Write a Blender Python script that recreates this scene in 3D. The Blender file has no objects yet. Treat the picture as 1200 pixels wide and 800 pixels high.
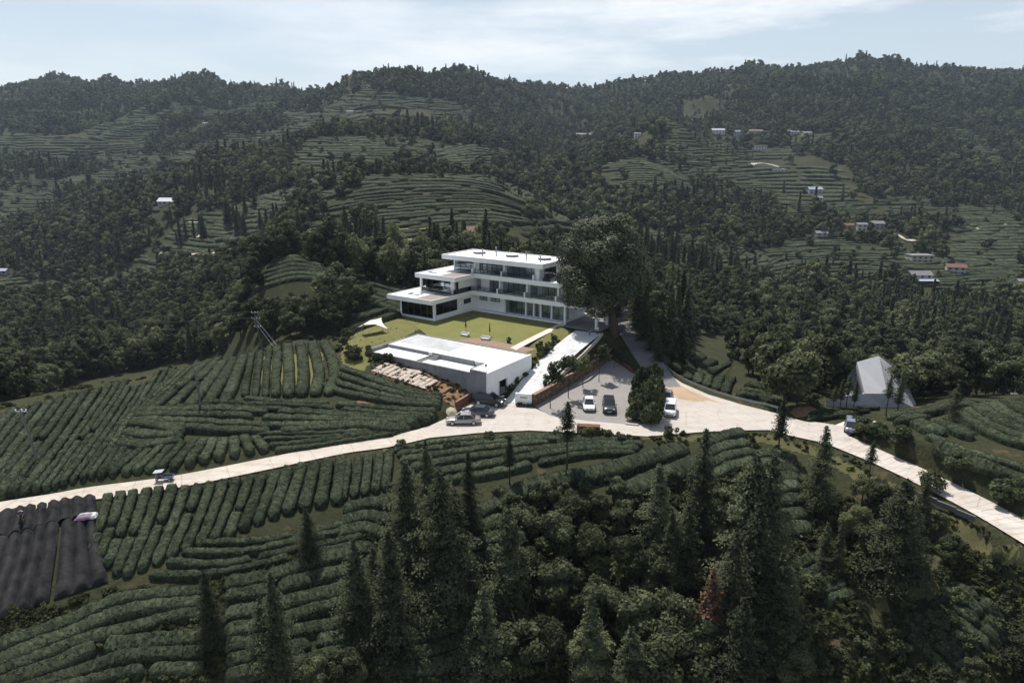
import bpy, math, random
import numpy as np
R = random.Random(7)
NR = np.random.default_rng(11)
sc = bpy.context.scene
COL = sc.collection
rad = math.radians

# ------------------------------------------------------------------ camera model (used to read positions off a survey of the site)
PITCH, CAMH, FPX = rad(15), 36.0, 800.0
CP, SP = math.cos(PITCH), math.sin(PITCH)
def slope(v):
    yc = (400 - v) / FPX
    return (-SP + yc * CP) / (CP + yc * SP)
def atY(u, v, Y):
    yc = (400 - v) / FPX
    return np.array([(u - 600) / FPX / (CP + yc * SP) * Y, Y, CAMH + slope(v) * Y])
def Gz(u, v, z=0.0):
    yc = (400 - v) / FPX
    t = (z - CAMH) / (-SP + yc * CP)
    return np.array([(u - 600) / FPX * t, (CP + yc * SP) * t, z])
def P(x, y, z):
    dz = z - CAMH
    zc = y * CP - dz * SP
    return 600 + FPX * x / zc, 400 - FPX * (y * SP + dz * CP) / zc
def pmap(v, u, Y, vt):
    """height above ground of something at depth Y whose foot is at row v and top at row vt"""
    return (slope(vt) - slope(v)) * Y

# ------------------------------------------------------------------ noise
def _h(ix, iy, iz, seed):
    n = (ix.astype(np.int64) * 374761393 + iy.astype(np.int64) * 668265263 + iz.astype(np.int64) * 2147483647 + seed * 1274126177) & 0xffffffff
    n = ((n ^ (n >> 13)) * 1274126177) & 0xffffffff
    return ((n ^ (n >> 16)) & 0xffff) / 65535.0
def noise3(x, y, z, seed=0):
    x, y, z = np.broadcast_arrays(np.asarray(x, float), np.asarray(y, float), np.asarray(z, float))
    ix, iy, iz = np.floor(x), np.floor(y), np.floor(z)
    fx, fy, fz = x - ix, y - iy, z - iz
    fx, fy, fz = [f * f * (3 - 2 * f) for f in (fx, fy, fz)]
    r = 0
    for dx in (0, 1):
        for dy in (0, 1):
            for dz in (0, 1):
                w = (fx if dx else 1 - fx) * (fy if dy else 1 - fy) * (fz if dz else 1 - fz)
                r = r + w * _h(ix + dx, iy + dy, iz + dz, seed)
    return r * 2 - 1
def fbm2(x, y, seed=0, o=4):
    r, a, s = 0, 1.0, 0.0
    for i in range(o):
        r = r + a * noise3(x * 2 ** i, y * 2 ** i, 0.5, seed + i); s += a; a *= .5
    return r / s

# ------------------------------------------------------------------ geometry helpers
def in_poly(x, y, poly):
    x = np.asarray(x, float); y = np.asarray(y, float)
    c = np.zeros(x.shape, bool)
    n = len(poly)
    for i in range(n):
        x1, y1 = poly[i][0], poly[i][1]; x2, y2 = poly[(i + 1) % n][0], poly[(i + 1) % n][1]
        if y1 == y2: continue
        c ^= ((y1 > y) != (y2 > y)) & (x < (x2 - x1) * (y - y1) / (y2 - y1) + x1)
    return c
def seg_dist(x, y, pts, closed=False):
    """distance to a polyline and the z of its nearest point"""
    best = np.full(x.shape, 1e9); zz = np.zeros(x.shape)
    n = len(pts)
    for i in range(n if closed else n - 1):
        a, b = pts[i], pts[(i + 1) % n]
        dx, dy = b[0] - a[0], b[1] - a[1]
        L = dx * dx + dy * dy + 1e-9
        t = np.clip(((x - a[0]) * dx + (y - a[1]) * dy) / L, 0, 1)
        d = np.hypot(x - a[0] - t * dx, y - a[1] - t * dy)
        m = d < best
        best = np.where(m, d, best); zz = np.where(m, a[2] + t * (b[2] - a[2]), zz)
    return best, zz
def smooth(t):
    t = np.clip(t, 0, 1); return t * t * (3 - 2 * t)
def resample(pts, step):
    pts = np.asarray(pts, float)
    d = np.r_[0, np.cumsum(np.linalg.norm(np.diff(pts, axis=0), axis=1))]
    n = max(2, int(d[-1] / step) + 1)
    s = np.linspace(0, d[-1], n)
    return np.stack([np.interp(s, d, pts[:, k]) for k in range(pts.shape[1])], 1)
def spline(pts, n=8):
    """Catmull-Rom through the points"""
    p = np.asarray(pts, float)
    p = np.vstack([2 * p[0] - p[1], p, 2 * p[-1] - p[-2]])
    out = []
    for i in range(1, len(p) - 2):
        for k in range(n):
            t = k / n
            out.append(.5 * (2 * p[i] + (p[i + 1] - p[i - 1]) * t + (2 * p[i - 1] - 5 * p[i] + 4 * p[i + 1] - p[i + 2]) * t * t
                             + (3 * p[i] - p[i - 1] - 3 * p[i + 1] + p[i + 2]) * t ** 3))
    out.append(p[-2])
    return np.array(out)

def put(o, parent=None, loc=None, rz=None, scale=None):
    COL.objects.link(o)
    if parent is not None: o.parent = parent
    if loc is not None: o.location = [float(c) for c in loc]
    if rz is not None: o.rotation_euler = (0, 0, rz)
    if scale is not None: o.scale = (scale,) * 3 if np.isscalar(scale) else scale
    return o
def tag(o, label=None, cat=None, group=None, kind=None):
    if label: o['label'] = label
    if cat: o['category'] = cat
    if group: o['group'] = group
    if kind: o['kind'] = kind
    return o
def empty(name, loc, rz=0, label=None, cat=None, group=None, scale=None):
    o = put(bpy.data.objects.new(name, None), None, loc, rz, scale)
    o.empty_display_size = .3
    return tag(o, label, cat, group)
def quads_mesh(name, V, nq, var=None, mat=None, mats=None, midx=None, smoothed=False):
    """V: (nq*4,3) loose quads"""
    me = bpy.data.meshes.new(name)
    me.vertices.add(nq * 4); me.vertices.foreach_set('co', np.ascontiguousarray(V, np.float32).ravel())
    me.loops.add(nq * 4); me.loops.foreach_set('vertex_index', np.arange(nq * 4, dtype=np.int32))
    me.polygons.add(nq); me.polygons.foreach_set('loop_start', np.arange(0, nq * 4, 4, dtype=np.int32))
    if var is not None:
        at = me.attributes.new('var', 'FLOAT', 'FACE'); at.data.foreach_set('value', np.ascontiguousarray(var, np.float32))
    for m in (mats or [mat]): me.materials.append(m)
    if midx is not None: me.polygons.foreach_set('material_index', np.ascontiguousarray(midx, np.int32))
    me.update(calc_edges=True)
    return me
def grid_mesh(name, V, F, mat, smoothed=True, var=None):
    """V (n,3), F (m,4) int"""
    me = bpy.data.meshes.new(name)
    me.vertices.add(len(V)); me.vertices.foreach_set('co', np.ascontiguousarray(V, np.float32).ravel())
    F = np.ascontiguousarray(F, np.int32)
    me.loops.add(F.size); me.loops.foreach_set('vertex_index', F.ravel())
    me.polygons.add(len(F)); me.polygons.foreach_set('loop_start', np.arange(0, F.size, F.shape[1], dtype=np.int32))
    if smoothed: me.polygons.foreach_set('use_smooth', np.ones(len(F), bool))
    if var is not None:
        at = me.attributes.new('var', 'FLOAT', 'FACE'); at.data.foreach_set('value', np.ascontiguousarray(var, np.float32))
    if mat: me.materials.append(mat)
    me.update(calc_edges=True)
    return me

class MB:
    """collects shapes and links them as one mesh object"""
    def __init__(s): s.v = []; s.f = []; s.m = []; s.sm = []
    def add(s, vs, fs, mi=0, sm=False):
        o = len(s.v); s.v += [tuple(float(c) for c in p) for p in vs]
        s.f += [tuple(i + o for i in f) for f in fs]; s.m += [mi] * len(fs); s.sm += [sm] * len(fs); return s
    def box(s, x0, x1, y0, y1, z0, z1, mi=0):
        return s.add([(x0, y0, z0), (x1, y0, z0), (x1, y1, z0), (x0, y1, z0), (x0, y0, z1), (x1, y0, z1), (x1, y1, z1), (x0, y1, z1)],
                     [(0, 3, 2, 1), (4, 5, 6, 7), (0, 1, 5, 4), (1, 2, 6, 5), (2, 3, 7, 6), (3, 0, 4, 7)], mi)
    def prism(s, poly, z0, z1, mi=0):
        n = len(poly)
        z0s = z0 if hasattr(z0, '__len__') else [z0] * n
        z1s = z1 if hasattr(z1, '__len__') else [z1] * n
        ar = sum(poly[i][0] * poly[(i + 1) % n][1] - poly[(i + 1) % n][0] * poly[i][1] for i in range(n))
        if ar < 0: poly = poly[::-1]; z0s = z0s[::-1]; z1s = z1s[::-1]
        vs = [(p[0], p[1], z) for p, z in zip(poly, z0s)] + [(p[0], p[1], z) for p, z in zip(poly, z1s)]
        fs = [tuple(range(n - 1, -1, -1)), tuple(range(n, 2 * n))] + [(i, (i + 1) % n, n + (i + 1) % n, n + i) for i in range(n)]
        return s.add(vs, fs, mi)
    def tube(s, pts, r, n=8, mi=0, cap=True):
        pts = [np.array(p, float) for p in pts]
        rs = r if hasattr(r, '__len__') else [r] * len(pts)
        vs = []
        for i, p in enumerate(pts):
            d = pts[min(i + 1, len(pts) - 1)] - pts[max(i - 1, 0)]; d /= np.linalg.norm(d) + 1e-9
            up = np.array([0, 0, 1.]) if abs(d[2]) < .9 else np.array([1., 0, 0])
            e1 = np.cross(d, up); e1 /= np.linalg.norm(e1); e2 = np.cross(d, e1)
            vs += [p + rs[i] * (math.cos(2 * math.pi * k / n) * e1 + math.sin(2 * math.pi * k / n) * e2) for k in range(n)]
        fs = [(i * n + k, i * n + (k + 1) % n, (i + 1) * n + (k + 1) % n, (i + 1) * n + k) for i in range(len(pts) - 1) for k in range(n)]
        s.add(vs, fs, mi, True)
        if cap: s.add(vs[:n], [tuple(range(n))], mi); s.add(vs[-n:], [tuple(range(n - 1, -1, -1))], mi)
        return s
    def disc(s, c, axis, r0, r1, w, n=20, mi=0):
        """lathe ring/cylinder: axis 'x','y','z'"""
        vs = []
        for t in (-w / 2, w / 2):
            for k in range(n):
                a = 2 * math.pi * k / n; p = (r1 * math.cos(a), r1 * math.sin(a))
                vs.append({'z': (c[0] + p[0], c[1] + p[1], c[2] + t), 'y': (c[0] + p[0], c[1] + t, c[2] + p[1]), 'x': (c[0] + t, c[1] + p[0], c[2] + p[1])}[axis])
        fs = [(k, (k + 1) % n, n + (k + 1) % n, n + k) for k in range(n)]
        s.add(vs, fs, mi, True)
        s.add(vs, [tuple(range(n - 1, -1, -1)), tuple(range(n, 2 * n))], mi)
        return s
    def build(s, name, mat, parent=None, loc=None, rz=None, bevel=0, fix=True):
        me = bpy.data.meshes.new(name); me.from_pydata(s.v, [], s.f)
        for m in (mat if isinstance(mat, (list, tuple)) else [mat]): me.materials.append(m)
        me.polygons.foreach_set('material_index', s.m); me.polygons.foreach_set('use_smooth', s.sm)
        me.update()
        o = put(bpy.data.objects.new(name, me), parent, loc, rz)
        if bevel:
            b = o.modifiers.new('bevel', 'BEVEL'); b.width = bevel; b.segments = 2; b.limit_method = 'ANGLE'; b.angle_limit = rad(40)
        return o

# ------------------------------------------------------------------ materials
MAT = {}
class N:
    def __init__(s, m): s.t = m.node_tree; s.n = s.t.nodes; s.l = s.t.links
    def __call__(s, kind, **kw):
        n = s.n.new(kind)
        for k, v in kw.items():
            if k.startswith('i_'):
                key = k[2:]; key = int(key) if key.isdigit() else key.replace('_', ' ')
                if hasattr(v, 'is_output'): s.l.new(v, n.inputs[key])
                else: n.inputs[key].default_value = v
            else: setattr(n, k, v)
        return n
    def mix(s, f, a, b, blend='MIX'):
        n = s.n.new('ShaderNodeMix'); n.data_type = 'RGBA'; n.blend_type = blend
        for i, v in ((0, f), (6, a), (7, b)):
            if hasattr(v, 'is_output'): s.l.new(v, n.inputs[i])
            else: n.inputs[i].default_value = v if i == 0 else (*v, 1) if len(v) == 3 else v
        return n.outputs[2]
    def ramp(s, f, stops):
        n = s.n.new('ShaderNodeValToRGB'); s.l.new(f, n.inputs[0]); e = n.color_ramp.elements
        while len(e) < len(stops): e.new(.5)
        for k, (p, c) in zip(e, stops): k.position = p; k.color = (*c, 1) if hasattr(c, '__len__') else (c, c, c, 1)
        return n.outputs[0]
    def noise(s, co, scale, detail=4, rough=.55):
        n = s('ShaderNodeTexNoise', i_Scale=scale, i_Detail=detail, i_Roughness=rough); s.l.new(co, n.inputs['Vector']); return n.outputs['Fac']
def new_mat(name):
    m = bpy.data.materials.new(name); m.use_nodes = True; m.node_tree.nodes.clear(); MAT[name] = m
    return m, N(m)
def finish(n, color, rough=.7, spec=.3, metal=0, bump=None, bstr=.3, bdist=.05, coat=0):
    b = n('ShaderNodeBsdfPrincipled', i_Metallic=metal)
    for k, v in (('Base Color', color), ('Roughness', rough), ('Specular IOR Level', spec), ('Coat Weight', coat)):
        if hasattr(v, 'is_output'): n.l.new(v, b.inputs[k])
        else: b.inputs[k].default_value = (*v, 1) if hasattr(v, '__len__') and len(v) == 3 else v
    if bump is not None:
        bp = n('ShaderNodeBump', i_Strength=bstr, i_Distance=bdist); n.l.new(bump, bp.inputs['Height']); n.l.new(bp.outputs[0], b.inputs['Normal'])
    o = n('ShaderNodeOutputMaterial'); n.l.new(b.outputs[0], o.inputs[0]); return b, o
def plain(name, c, rough=.6, spec=.3, metal=0, var=.12, scale=3, coat=0, c2=None, bstr=0.0, streak=0):
    """a colour with weathering noise"""
    m, n = new_mat(name)
    co = n('ShaderNodeTexCoord').outputs['Object']
    f = n.noise(co, scale, 6, .6)
    f = n.ramp(f, [(.3, 0.0), (.7, 1.0)])
    c2 = c2 or tuple(k * (1 - var) for k in c)
    if streak:           # rain marks run down the walls, dirt lies in blotches on the flats
        mp_ = n('ShaderNodeMapping'); mp_.inputs['Scale'].default_value = (2.2, 2.2, .16); n.l.new(co, mp_.inputs[0])
        g = n.ramp(n.noise(mp_.outputs[0], 1.0, 6, .7), [(.46, 1.0), (.74, 1 - streak)]); mu = n('ShaderNodeMath', operation='MULTIPLY'); n.l.new(f, mu.inputs[0]); n.l.new(g, mu.inputs[1]); f = mu.outputs[0]
        c2 = tuple(k * (1 - max(var, streak * .45)) for k in c)
    finish(n, n.mix(f, c2, c), rough, spec, metal, f if bstr else None, bstr, .03, coat)
    return m
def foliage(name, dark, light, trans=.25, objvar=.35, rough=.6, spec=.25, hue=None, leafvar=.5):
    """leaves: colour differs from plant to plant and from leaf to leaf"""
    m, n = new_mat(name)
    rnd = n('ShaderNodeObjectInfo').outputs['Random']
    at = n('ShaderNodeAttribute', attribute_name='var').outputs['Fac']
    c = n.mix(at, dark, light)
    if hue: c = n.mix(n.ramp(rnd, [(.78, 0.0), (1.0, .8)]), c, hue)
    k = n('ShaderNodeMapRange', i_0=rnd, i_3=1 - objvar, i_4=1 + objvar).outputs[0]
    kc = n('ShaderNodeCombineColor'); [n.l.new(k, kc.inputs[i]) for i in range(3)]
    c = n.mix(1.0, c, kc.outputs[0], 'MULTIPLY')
    b = n('ShaderNodeBsdfPrincipled', i_Roughness=rough); b.inputs['Specular IOR Level'].default_value = spec; n.l.new(c, b.inputs['Base Color'])
    t = n('ShaderNodeBsdfTranslucent'); n.l.new(c, t.inputs[0])
    mx = n('ShaderNodeMixShader', i_0=trans); n.l.new(b.outputs[0], mx.inputs[1]); n.l.new(t.outputs[0], mx.inputs[2])
    o = n('ShaderNodeOutputMaterial'); n.l.new(mx.outputs[0], o.inputs[0]); return m

foliage('tea', (.0155, .021, .0115), (.074, .088, .053), .12, .22, .9, .08)
foliage('tea_far', (.020, .025, .014), (.056, .067, .040), .1, .3, .9, .08)
foliage('broad', (.018, .024, .011), (.118, .134, .068), .3, .5, .75, .12, hue=(.11, .117, .054))
foliage('conifer', (.015, .020, .013), (.086, .098, .052), .2, .4, .75, .12)
foliage('conifer_red', (.04, .022, .013), (.13, .066, .038), .15, .3)
foliage('shrub', (.022, .030, .014), (.10, .115, .055), .2, .4, .75, .12, hue=(.085, .09, .03))
foliage('camphor', (.017, .023, .011), (.092, .106, .056), .2, .05, .6, .25)
foliage('weed', (.024, .028, .012), (.062, .068, .028), .25, .4, .8, .1, hue=(.085, .084, .032))
plain('bark', (.09, .07, .055), .9, .1, var=.5, scale=6)
plain('white_paint', (.80, .80, .80), .6, .3, var=.05, scale=1.2, streak=.26)
plain('white_roof', (.80, .80, .79), .7, .2, var=.14, scale=.35, streak=.25)
plain('pool_deck_white', (.78, .775, .76), .7, .2, var=.24, scale=.22)
plain('deck_grey', (.50, .50, .50), .8, .2, var=.4, scale=.35)
plain('terrace_wood', (.30, .25, .22), .7, .2, var=.3, scale=4)
plain('concrete_grey', (.27, .27, .28), .85, .2, var=.3, scale=.5, streak=.9)
plain('frame_dark', (.05, .052, .056), .4, .4)
plain('curtain', (.75, .76, .76), .9, .1, var=.15, scale=5)
plain('interior', (.16, .15, .14), .8, .2, var=.4, scale=.8)
plain('furniture_dark', (.05, .047, .045), .8, .2)
plain('canvas', (.74, .68, .60), .9, .1, var=.08)
plain('canvas_beige', (.50, .43, .30), .9, .1, var=.1)
plain('galvanised', (.26, .27, .28), .45, .5, .6, var=.2)
plain('concrete_pole', (.14, .135, .13), .85, .2, var=.2, scale=2)
plain('rubber', (.025, .025, .026), .8, .2)
plain('alloy', (.5, .5, .52), .35, .5, .7)
plain('brick_red', (.20, .095, .065), .9, .15, var=.45, scale=5)
plain('terracotta', (.30, .20, .155), .9, .15, var=.3, scale=2)
plain('roof_brown', (.20, .14, .11), .85, .2, var=.35, scale=2)
plain('roof_grey', (.22, .22, .22), .85, .2, var=.3, scale=2)
plain('roof_red', (.19, .11, .085), .85, .2, var=.3, scale=2)
plain('wall_white', (.44, .44, .43), .8, .2, var=.15, scale=1)
plain('wall_beige', (.45, .41, .34), .85, .2, var=.2, scale=1)
plain('wall_grey', (.34, .34, .33), .85, .2, var=.2, scale=1)
plain('wall_blue', (.30, .33, .39), .8, .2, var=.15, scale=1)
plain('sheet_blue_white', (.34, .37, .41), .5, .4, var=.1)
plain('zinc', (.36, .36, .375), .55, .4, .15, var=.08, scale=.6)
plain('window_dark', (.03, .034, .04), .12, .5, var=.3)
plain('mulch_film', (.50, .41, .34), .8, .2, var=.3, scale=2)
plain('soil', (.27, .16, .095), .95, .1, var=.5, scale=.9)
plain('skin', (.45, .28, .20), .6, .3)
plain('hair', (.02, .018, .017), .6, .3)
plain('cloth_blue', (.03, .06, .20), .9, .1)
plain('cloth_dark', (.04, .04, .05), .9, .1)
plain('cloth_white', (.65, .64, .62), .9, .1)
plain('cloth_purple', (.12, .06, .13), .9, .1, var=.5, c2=(.3, .24, .28), scale=9)
plain('lamp_red', (.3, .02, .02), .3, .5)
plain('lamp_clear', (.65, .66, .68), .15, .6)
for nm, c, mt in (('silver', (.40, .37, .34), .55), ('steel_blue', (.085, .095, .125), .5), ('black', (.018, .019, .022), .2), ('white', (.80, .80, .80), 0), ('charcoal', (.03, .035, .045), .3), ('truck_blue', (.06, .09, .16), 0), ('pale_blue', (.22, .24, .30), .3)):
    plain('car_' + nm, c, .3, .5, mt, var=.05, coat=.6)
def glass_mat():
    m, n = new_mat('glass')
    g = n('ShaderNodeBsdfGlossy', i_Roughness=.02, i_Color=(.85, .9, .95, 1)); t = n('ShaderNodeBsdfTransparent', i_Color=(.78, .82, .84, 1))
    f = n('ShaderNodeFresnel', i_IOR=1.5)
    mx = n('ShaderNodeMixShader'); n.l.new(f.outputs[0], mx.inputs[0]); n.l.new(t.outputs[0], mx.inputs[1]); n.l.new(g.outputs[0], mx.inputs[2])
    o = n('ShaderNodeOutputMaterial'); n.l.new(mx.outputs[0], o.inputs[0])
glass_mat()
def road_mat(name, base, worn, joint=5.0, rib=0, dirt=(.38, .25, .15)):
    m, n = new_mat(name)
    tc = n('ShaderNodeTexCoord'); co = tc.outputs['Object']
    a = n.ramp(n.noise(co, .25, 6, .65), [(.35, 0.0), (.7, 1.0)])
    c = n.mix(a, worn, base)
    st = n.ramp(n.noise(co, .7, 7, .68), [(.52, 0.0), (.72, .6)])
    c = n.mix(st, c, dirt)
    mp_ = n('ShaderNodeMapping'); mp_.inputs['Scale'].default_value = (.10, .75, 1); mp_.inputs['Rotation'].default_value = (0, 0, .12); n.l.new(co, mp_.inputs[0])
    c = n.mix(n.ramp(n.noise(mp_.outputs[0], 1.3, 6, .7), [(.50, 0.0), (.70, .5)]), c, tuple(k * .62 for k in worn))     # tyre-worn bands
    v = n('ShaderNodeTexVoronoi', feature='DISTANCE_TO_EDGE', i_Scale=.22); n.l.new(co, v.inputs['Vector'])
    c = n.mix(n.ramp(v.outputs['Distance'], [(.0, .5), (.012, 0.0)]), c, tuple(k * .4 for k in worn))                      # cracks and slab joints
    b = n.noise(co, 12, 3)
    c = n.mix(n.ramp(b, [(.35, .18), (.55, 0.0)]), c, tuple(k * .5 for k in worn))
    if joint:
        uv = n('ShaderNodeSeparateXYZ'); n.l.new(tc.outputs['UV'], uv.inputs[0])
        w = n('ShaderNodeMath', operation='MODULO', i_1=joint); n.l.new(uv.outputs[0], w.inputs[0])
        lt = n('ShaderNodeMath', operation='LESS_THAN', i_1=.10); n.l.new(w.outputs[0], lt.inputs[0])
        k = n('ShaderNodeMath', operation='MULTIPLY', i_1=.45); n.l.new(lt.outputs[0], k.inputs[0])
        c = n.mix(k.outputs[0], c, tuple(q * .45 for q in worn))
    finish(n, c, .85, .2, 0, b, .3, .02)
    return m
road_mat('concrete_road', (.70, .64, .57), (.58, .52, .46), 5)
road_mat('road_dirt', (.46, .34, .23), (.36, .25, .16), 0)
road_mat('concrete_lane', (.56, .50, .43), (.44, .39, .33), 5)
road_mat('concrete_ribbed', (.62, .56, .50), (.47, .42, .37), .9)
road_mat('ramp_concrete', (.66, .66, .66), (.52, .52, .52), 0)
road_mat('old_shaded_road', (.20, .20, .205), (.14, .14, .14), 5)  # back road grey, darkened to stand in for the big tree's shade
def paver_mat():
    m, n = new_mat('paver_grey'); co = n('ShaderNodeTexCoord').outputs['Object']
    b = n('ShaderNodeTexBrick', i_Scale=1.6, i_Color1=(.25, .235, .22, 1), i_Color2=(.31, .29, .275, 1), i_Mortar=(.19, .18, .165, 1)); n.l.new(co, b.inputs[0]); b.inputs['Mortar Size'].default_value = .02
    f = n.ramp(n.noise(co, .3, 6, .6), [(.35, 0.0), (.7, .6)])
    finish(n, n.mix(f, b.outputs[0], (.21, .19, .175)), .9, .2)
paver_mat()
def stone_mat():
    m, n = new_mat('stone_wall'); co = n('ShaderNodeTexCoord').outputs['Object']
    v = n('ShaderNodeTexVoronoi', i_Scale=2.6); n.l.new(co, v.inputs['Vector'])
    c = n.ramp(v.outputs['Color'], [(.0, (.06, .04, .03)), (.5, (.15, .095, .06)), (1, (.24, .17, .115))])
    v2 = n('ShaderNodeTexVoronoi', feature='DISTANCE_TO_EDGE', i_Scale=2.6); n.l.new(co, v2.inputs['Vector'])
    e = n.ramp(v2.outputs['Distance'], [(.0, 1.0), (.07, 0.0)])
    finish(n, n.mix(e, c, (.05, .035, .025)), .9, .2, 0, v2.outputs['Distance'], .8, .1)
stone_mat()
def grass_mat(name, a, b, c, sc1=.25):
    m, n = new_mat(name); co = n('ShaderNodeTexCoord').outputs['Object']
    f = n.ramp(n.noise(co, sc1, 6, .6), [(.35, 0.0), (.68, 1.0)])
    g = n.noise(co, 7, 4, .7)
    k = n.mix(f, a, b); k = n.mix(n.ramp(g, [(.42, 0.0), (.62, .8)]), k, c)
    finish(n, k, .9, .1, 0, g, .8, .08)
grass_mat('lawn_grass', (.165, .165, .050), (.112, .124, .038), (.215, .198, .075), .30)
grass_mat('dry_verge', (.085, .088, .036), (.055, .062, .026), (.12, .10, .05), .5)
grass_mat('rough_grass', (.14, .14, .045), (.09, .10, .034), (.19, .16, .065), .4)
def net_mat():
    m, n = new_mat('shade_cloth'); co = n('ShaderNodeTexCoord').outputs['Object']
    f = n.ramp(n.noise(co, .8, 5, .65), [(.35, 0.0), (.7, 1.0)])
    finish(n, n.mix(f, (.010, .010, .011), (.036, .035, .035)), .85, .12, 0, n.noise(co, 9, 3), .3, .03)
net_mat()
def terrain_mat():
    m, n = new_mat('hill_ground'); co = n('ShaderNodeTexCoord').outputs['Object']
    big = n.ramp(n.noise(co, .012, 6, .6), [(.4, 0.0), (.62, 1.0)])
    mid = n.ramp(n.noise(co, .11, 7, .62), [(.38, 0.0), (.64, 1.0)])
    fine = n.noise(co, 1.7, 5, .7)
    c = n.mix(big, (.028, .033, .017), (.042, .045, .022))
    c = n.mix(mid, c, (.050, .050, .024))
    c = n.mix(n.ramp(fine, [(.45, 0.0), (.7, .75)]), c, (.019, .023, .012))
    so = n.ramp(n.noise(co, .35, 5, .6), [(.60, 0.0), (.68, .65)])
    c = n.mix(so, c, (.11, .075, .045))
    finish(n, c, .95, .08, 0, fine, .9, .25)
terrain_mat()
def redbank_mat():
    m, n = new_mat('red_earth'); co = n('ShaderNodeTexCoord').outputs['Object']
    f = n.ramp(n.noise(co, .9, 6, .65), [(.35, 0.0), (.65, 1.0)])
    g = n.ramp(n.noise(co, 2.6, 5, .65), [(.5, 0.0), (.62, .9)])
    c = n.mix(f, (.16, .085, .05), (.34, .19, .11)); c = n.mix(g, c, (.09, .085, .04))
    finish(n, c, .95, .1, 0, g, .8, .2)
redbank_mat()
# ------------------------------------------------------------------ terrain: one height field through surveyed points
C = []   # (x, y, z)
def cy(u, *vy):            # (depth, height) pairs on the bearing u
    for Y, z in vy: C.append(((u - 600) / FPX * Y, Y, z))
def cz(z, *uv):
    for u, v in uv: C.append(tuple(Gz(u, v, z)))
# the near ground
cz(0, (440, 524), (500, 513), (560, 507), (620, 504), (700, 508), (760, 511), (820, 506), (900, 503), (540, 480), (600, 471), (640, 485),
   (700, 492), (750, 497), (700, 455), (716, 421), (746, 441), (830, 466), (870, 478), (910, 486), (690, 440), (660, 468), (775, 470))
cz(0, (0, 596), (100, 579), (200, 565), (300, 545), (400, 525))
cz(-.4, (960, 512)); cz(-.8, (1030, 540)); cz(-1.2, (1100, 580)); cz(-1.6, (1200, 623)); cz(-1.6, (1300, 670))
cz(1.0, (60, 545), (160, 525), (260, 505), (360, 490), (460, 480))
cz(2.0, (0, 480), (60, 462), (120, 448), (200, 430), (260, 420), (-60, 488))
cz(2.4, (303, 411), (350, 400)); cz(3.0, (392, 396)); cz(1.8, (300, 460), (380, 450)); cz(2.6, (420, 440))
cz(3.8, (428, 418)); cz(2.8, (470, 434)); cz(2.0, (520, 450)); cz(.3, (568, 480)); cz(1.1, (520, 472));
for x_, z_ in ((-24.4, 4.1), (-18, 3.6), (-12, 3.1), (-7, 2.4), (-3, 1.2), (.3, .2)): C.append((-3.6 + x_ * math.cos(rad(-33.6)) + .5 * math.sin(rad(-33.6)), 97.4 + x_ * math.sin(rad(-33.6)) - .5 * math.cos(rad(-33.6)), z_))
cz(4.4, (405, 405))
cz(4.9, (432, 396), (455, 378), (480, 386), (505, 377), (580, 385), (640, 388), (655, 395), (600, 408), (560, 395), (466, 367))
cz(5.0, (690, 390), (670, 385)); cz(4.6, (712, 389)); cz(4.2, (738, 376)); cz(2.6, (735, 400)); cz(1.0, (752, 422)); cz(.2, (768, 438))
cz(5.2, (745, 360))
for Y, x in ((140, -20), (150, -16), (155, 0), (150, 12), (140, 18)): C.append((x, Y, 4.9))
cz(1.9, (628, 459), (660, 444), (690, 427), (713, 410)); cz(3.4, (650, 428)); cz(1.2, (622, 448))
cz(-2.0, (800, 430), (850, 452)); cz(-1.4, (900, 470)); cz(-4, (800, 402), (860, 420)); cz(-.6, (950, 470), (1010, 480), (1070, 480)); cz(-4, (940, 440)); cz(-3.5, (1090, 455))
cz(-.3, (930, 486))
# bank above the right hand road
cz(.6, (1010, 503)); cz(2.0, (1050, 512)); cz(1.9, (1100, 533)); cz(1.2, (1150, 560)); cz(.2, (1210, 591)); cz(-1.0, (1300, 645)); cz(2.0, (1130, 528)); cz(1.6, (1180, 552), (1215, 566))
cz(1.6, (1090, 490)); cz(2.3, (1150, 495)); cz(2.4, (1200, 510), (1260, 530)); cz(1.5, (1200, 465)); cz(0, (1130, 466)); cz(2.4, (1250, 475))
# foreground slope
cz(-1.0, (500, 545), (700, 535), (850, 530)); cz(-3.5, (600, 600), (760, 600)); cz(-8, (600, 700), (800, 700)); cz(-12, (600, 800), (900, 800))
cz(-2.4, (250, 630), (100, 650)); cz(-1.2, (200, 600), (350, 570)); cz(-4.6, (250, 700)); cz(-7.5, (100, 790), (300, 790)); cz(-3.0, (0, 720)); cz(-5.5, (0, 790))
cz(-5.0, (430, 660)); cz(-10, (450, 790)); cz(-2.5, (900, 560)); cz(-4.5, (950, 620)); cz(-2.2, (1060, 585)); cz(-3.2, (1150, 630)); cz(-8, (1000, 720)); cz(-7, (1180, 720)); cz(-12, (1200, 800)); cz(-13, (1050, 800))
for x in (-60, -20, 20, 60): C.append((x, 30, -21)); C.append((x, 12, -27))
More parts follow.
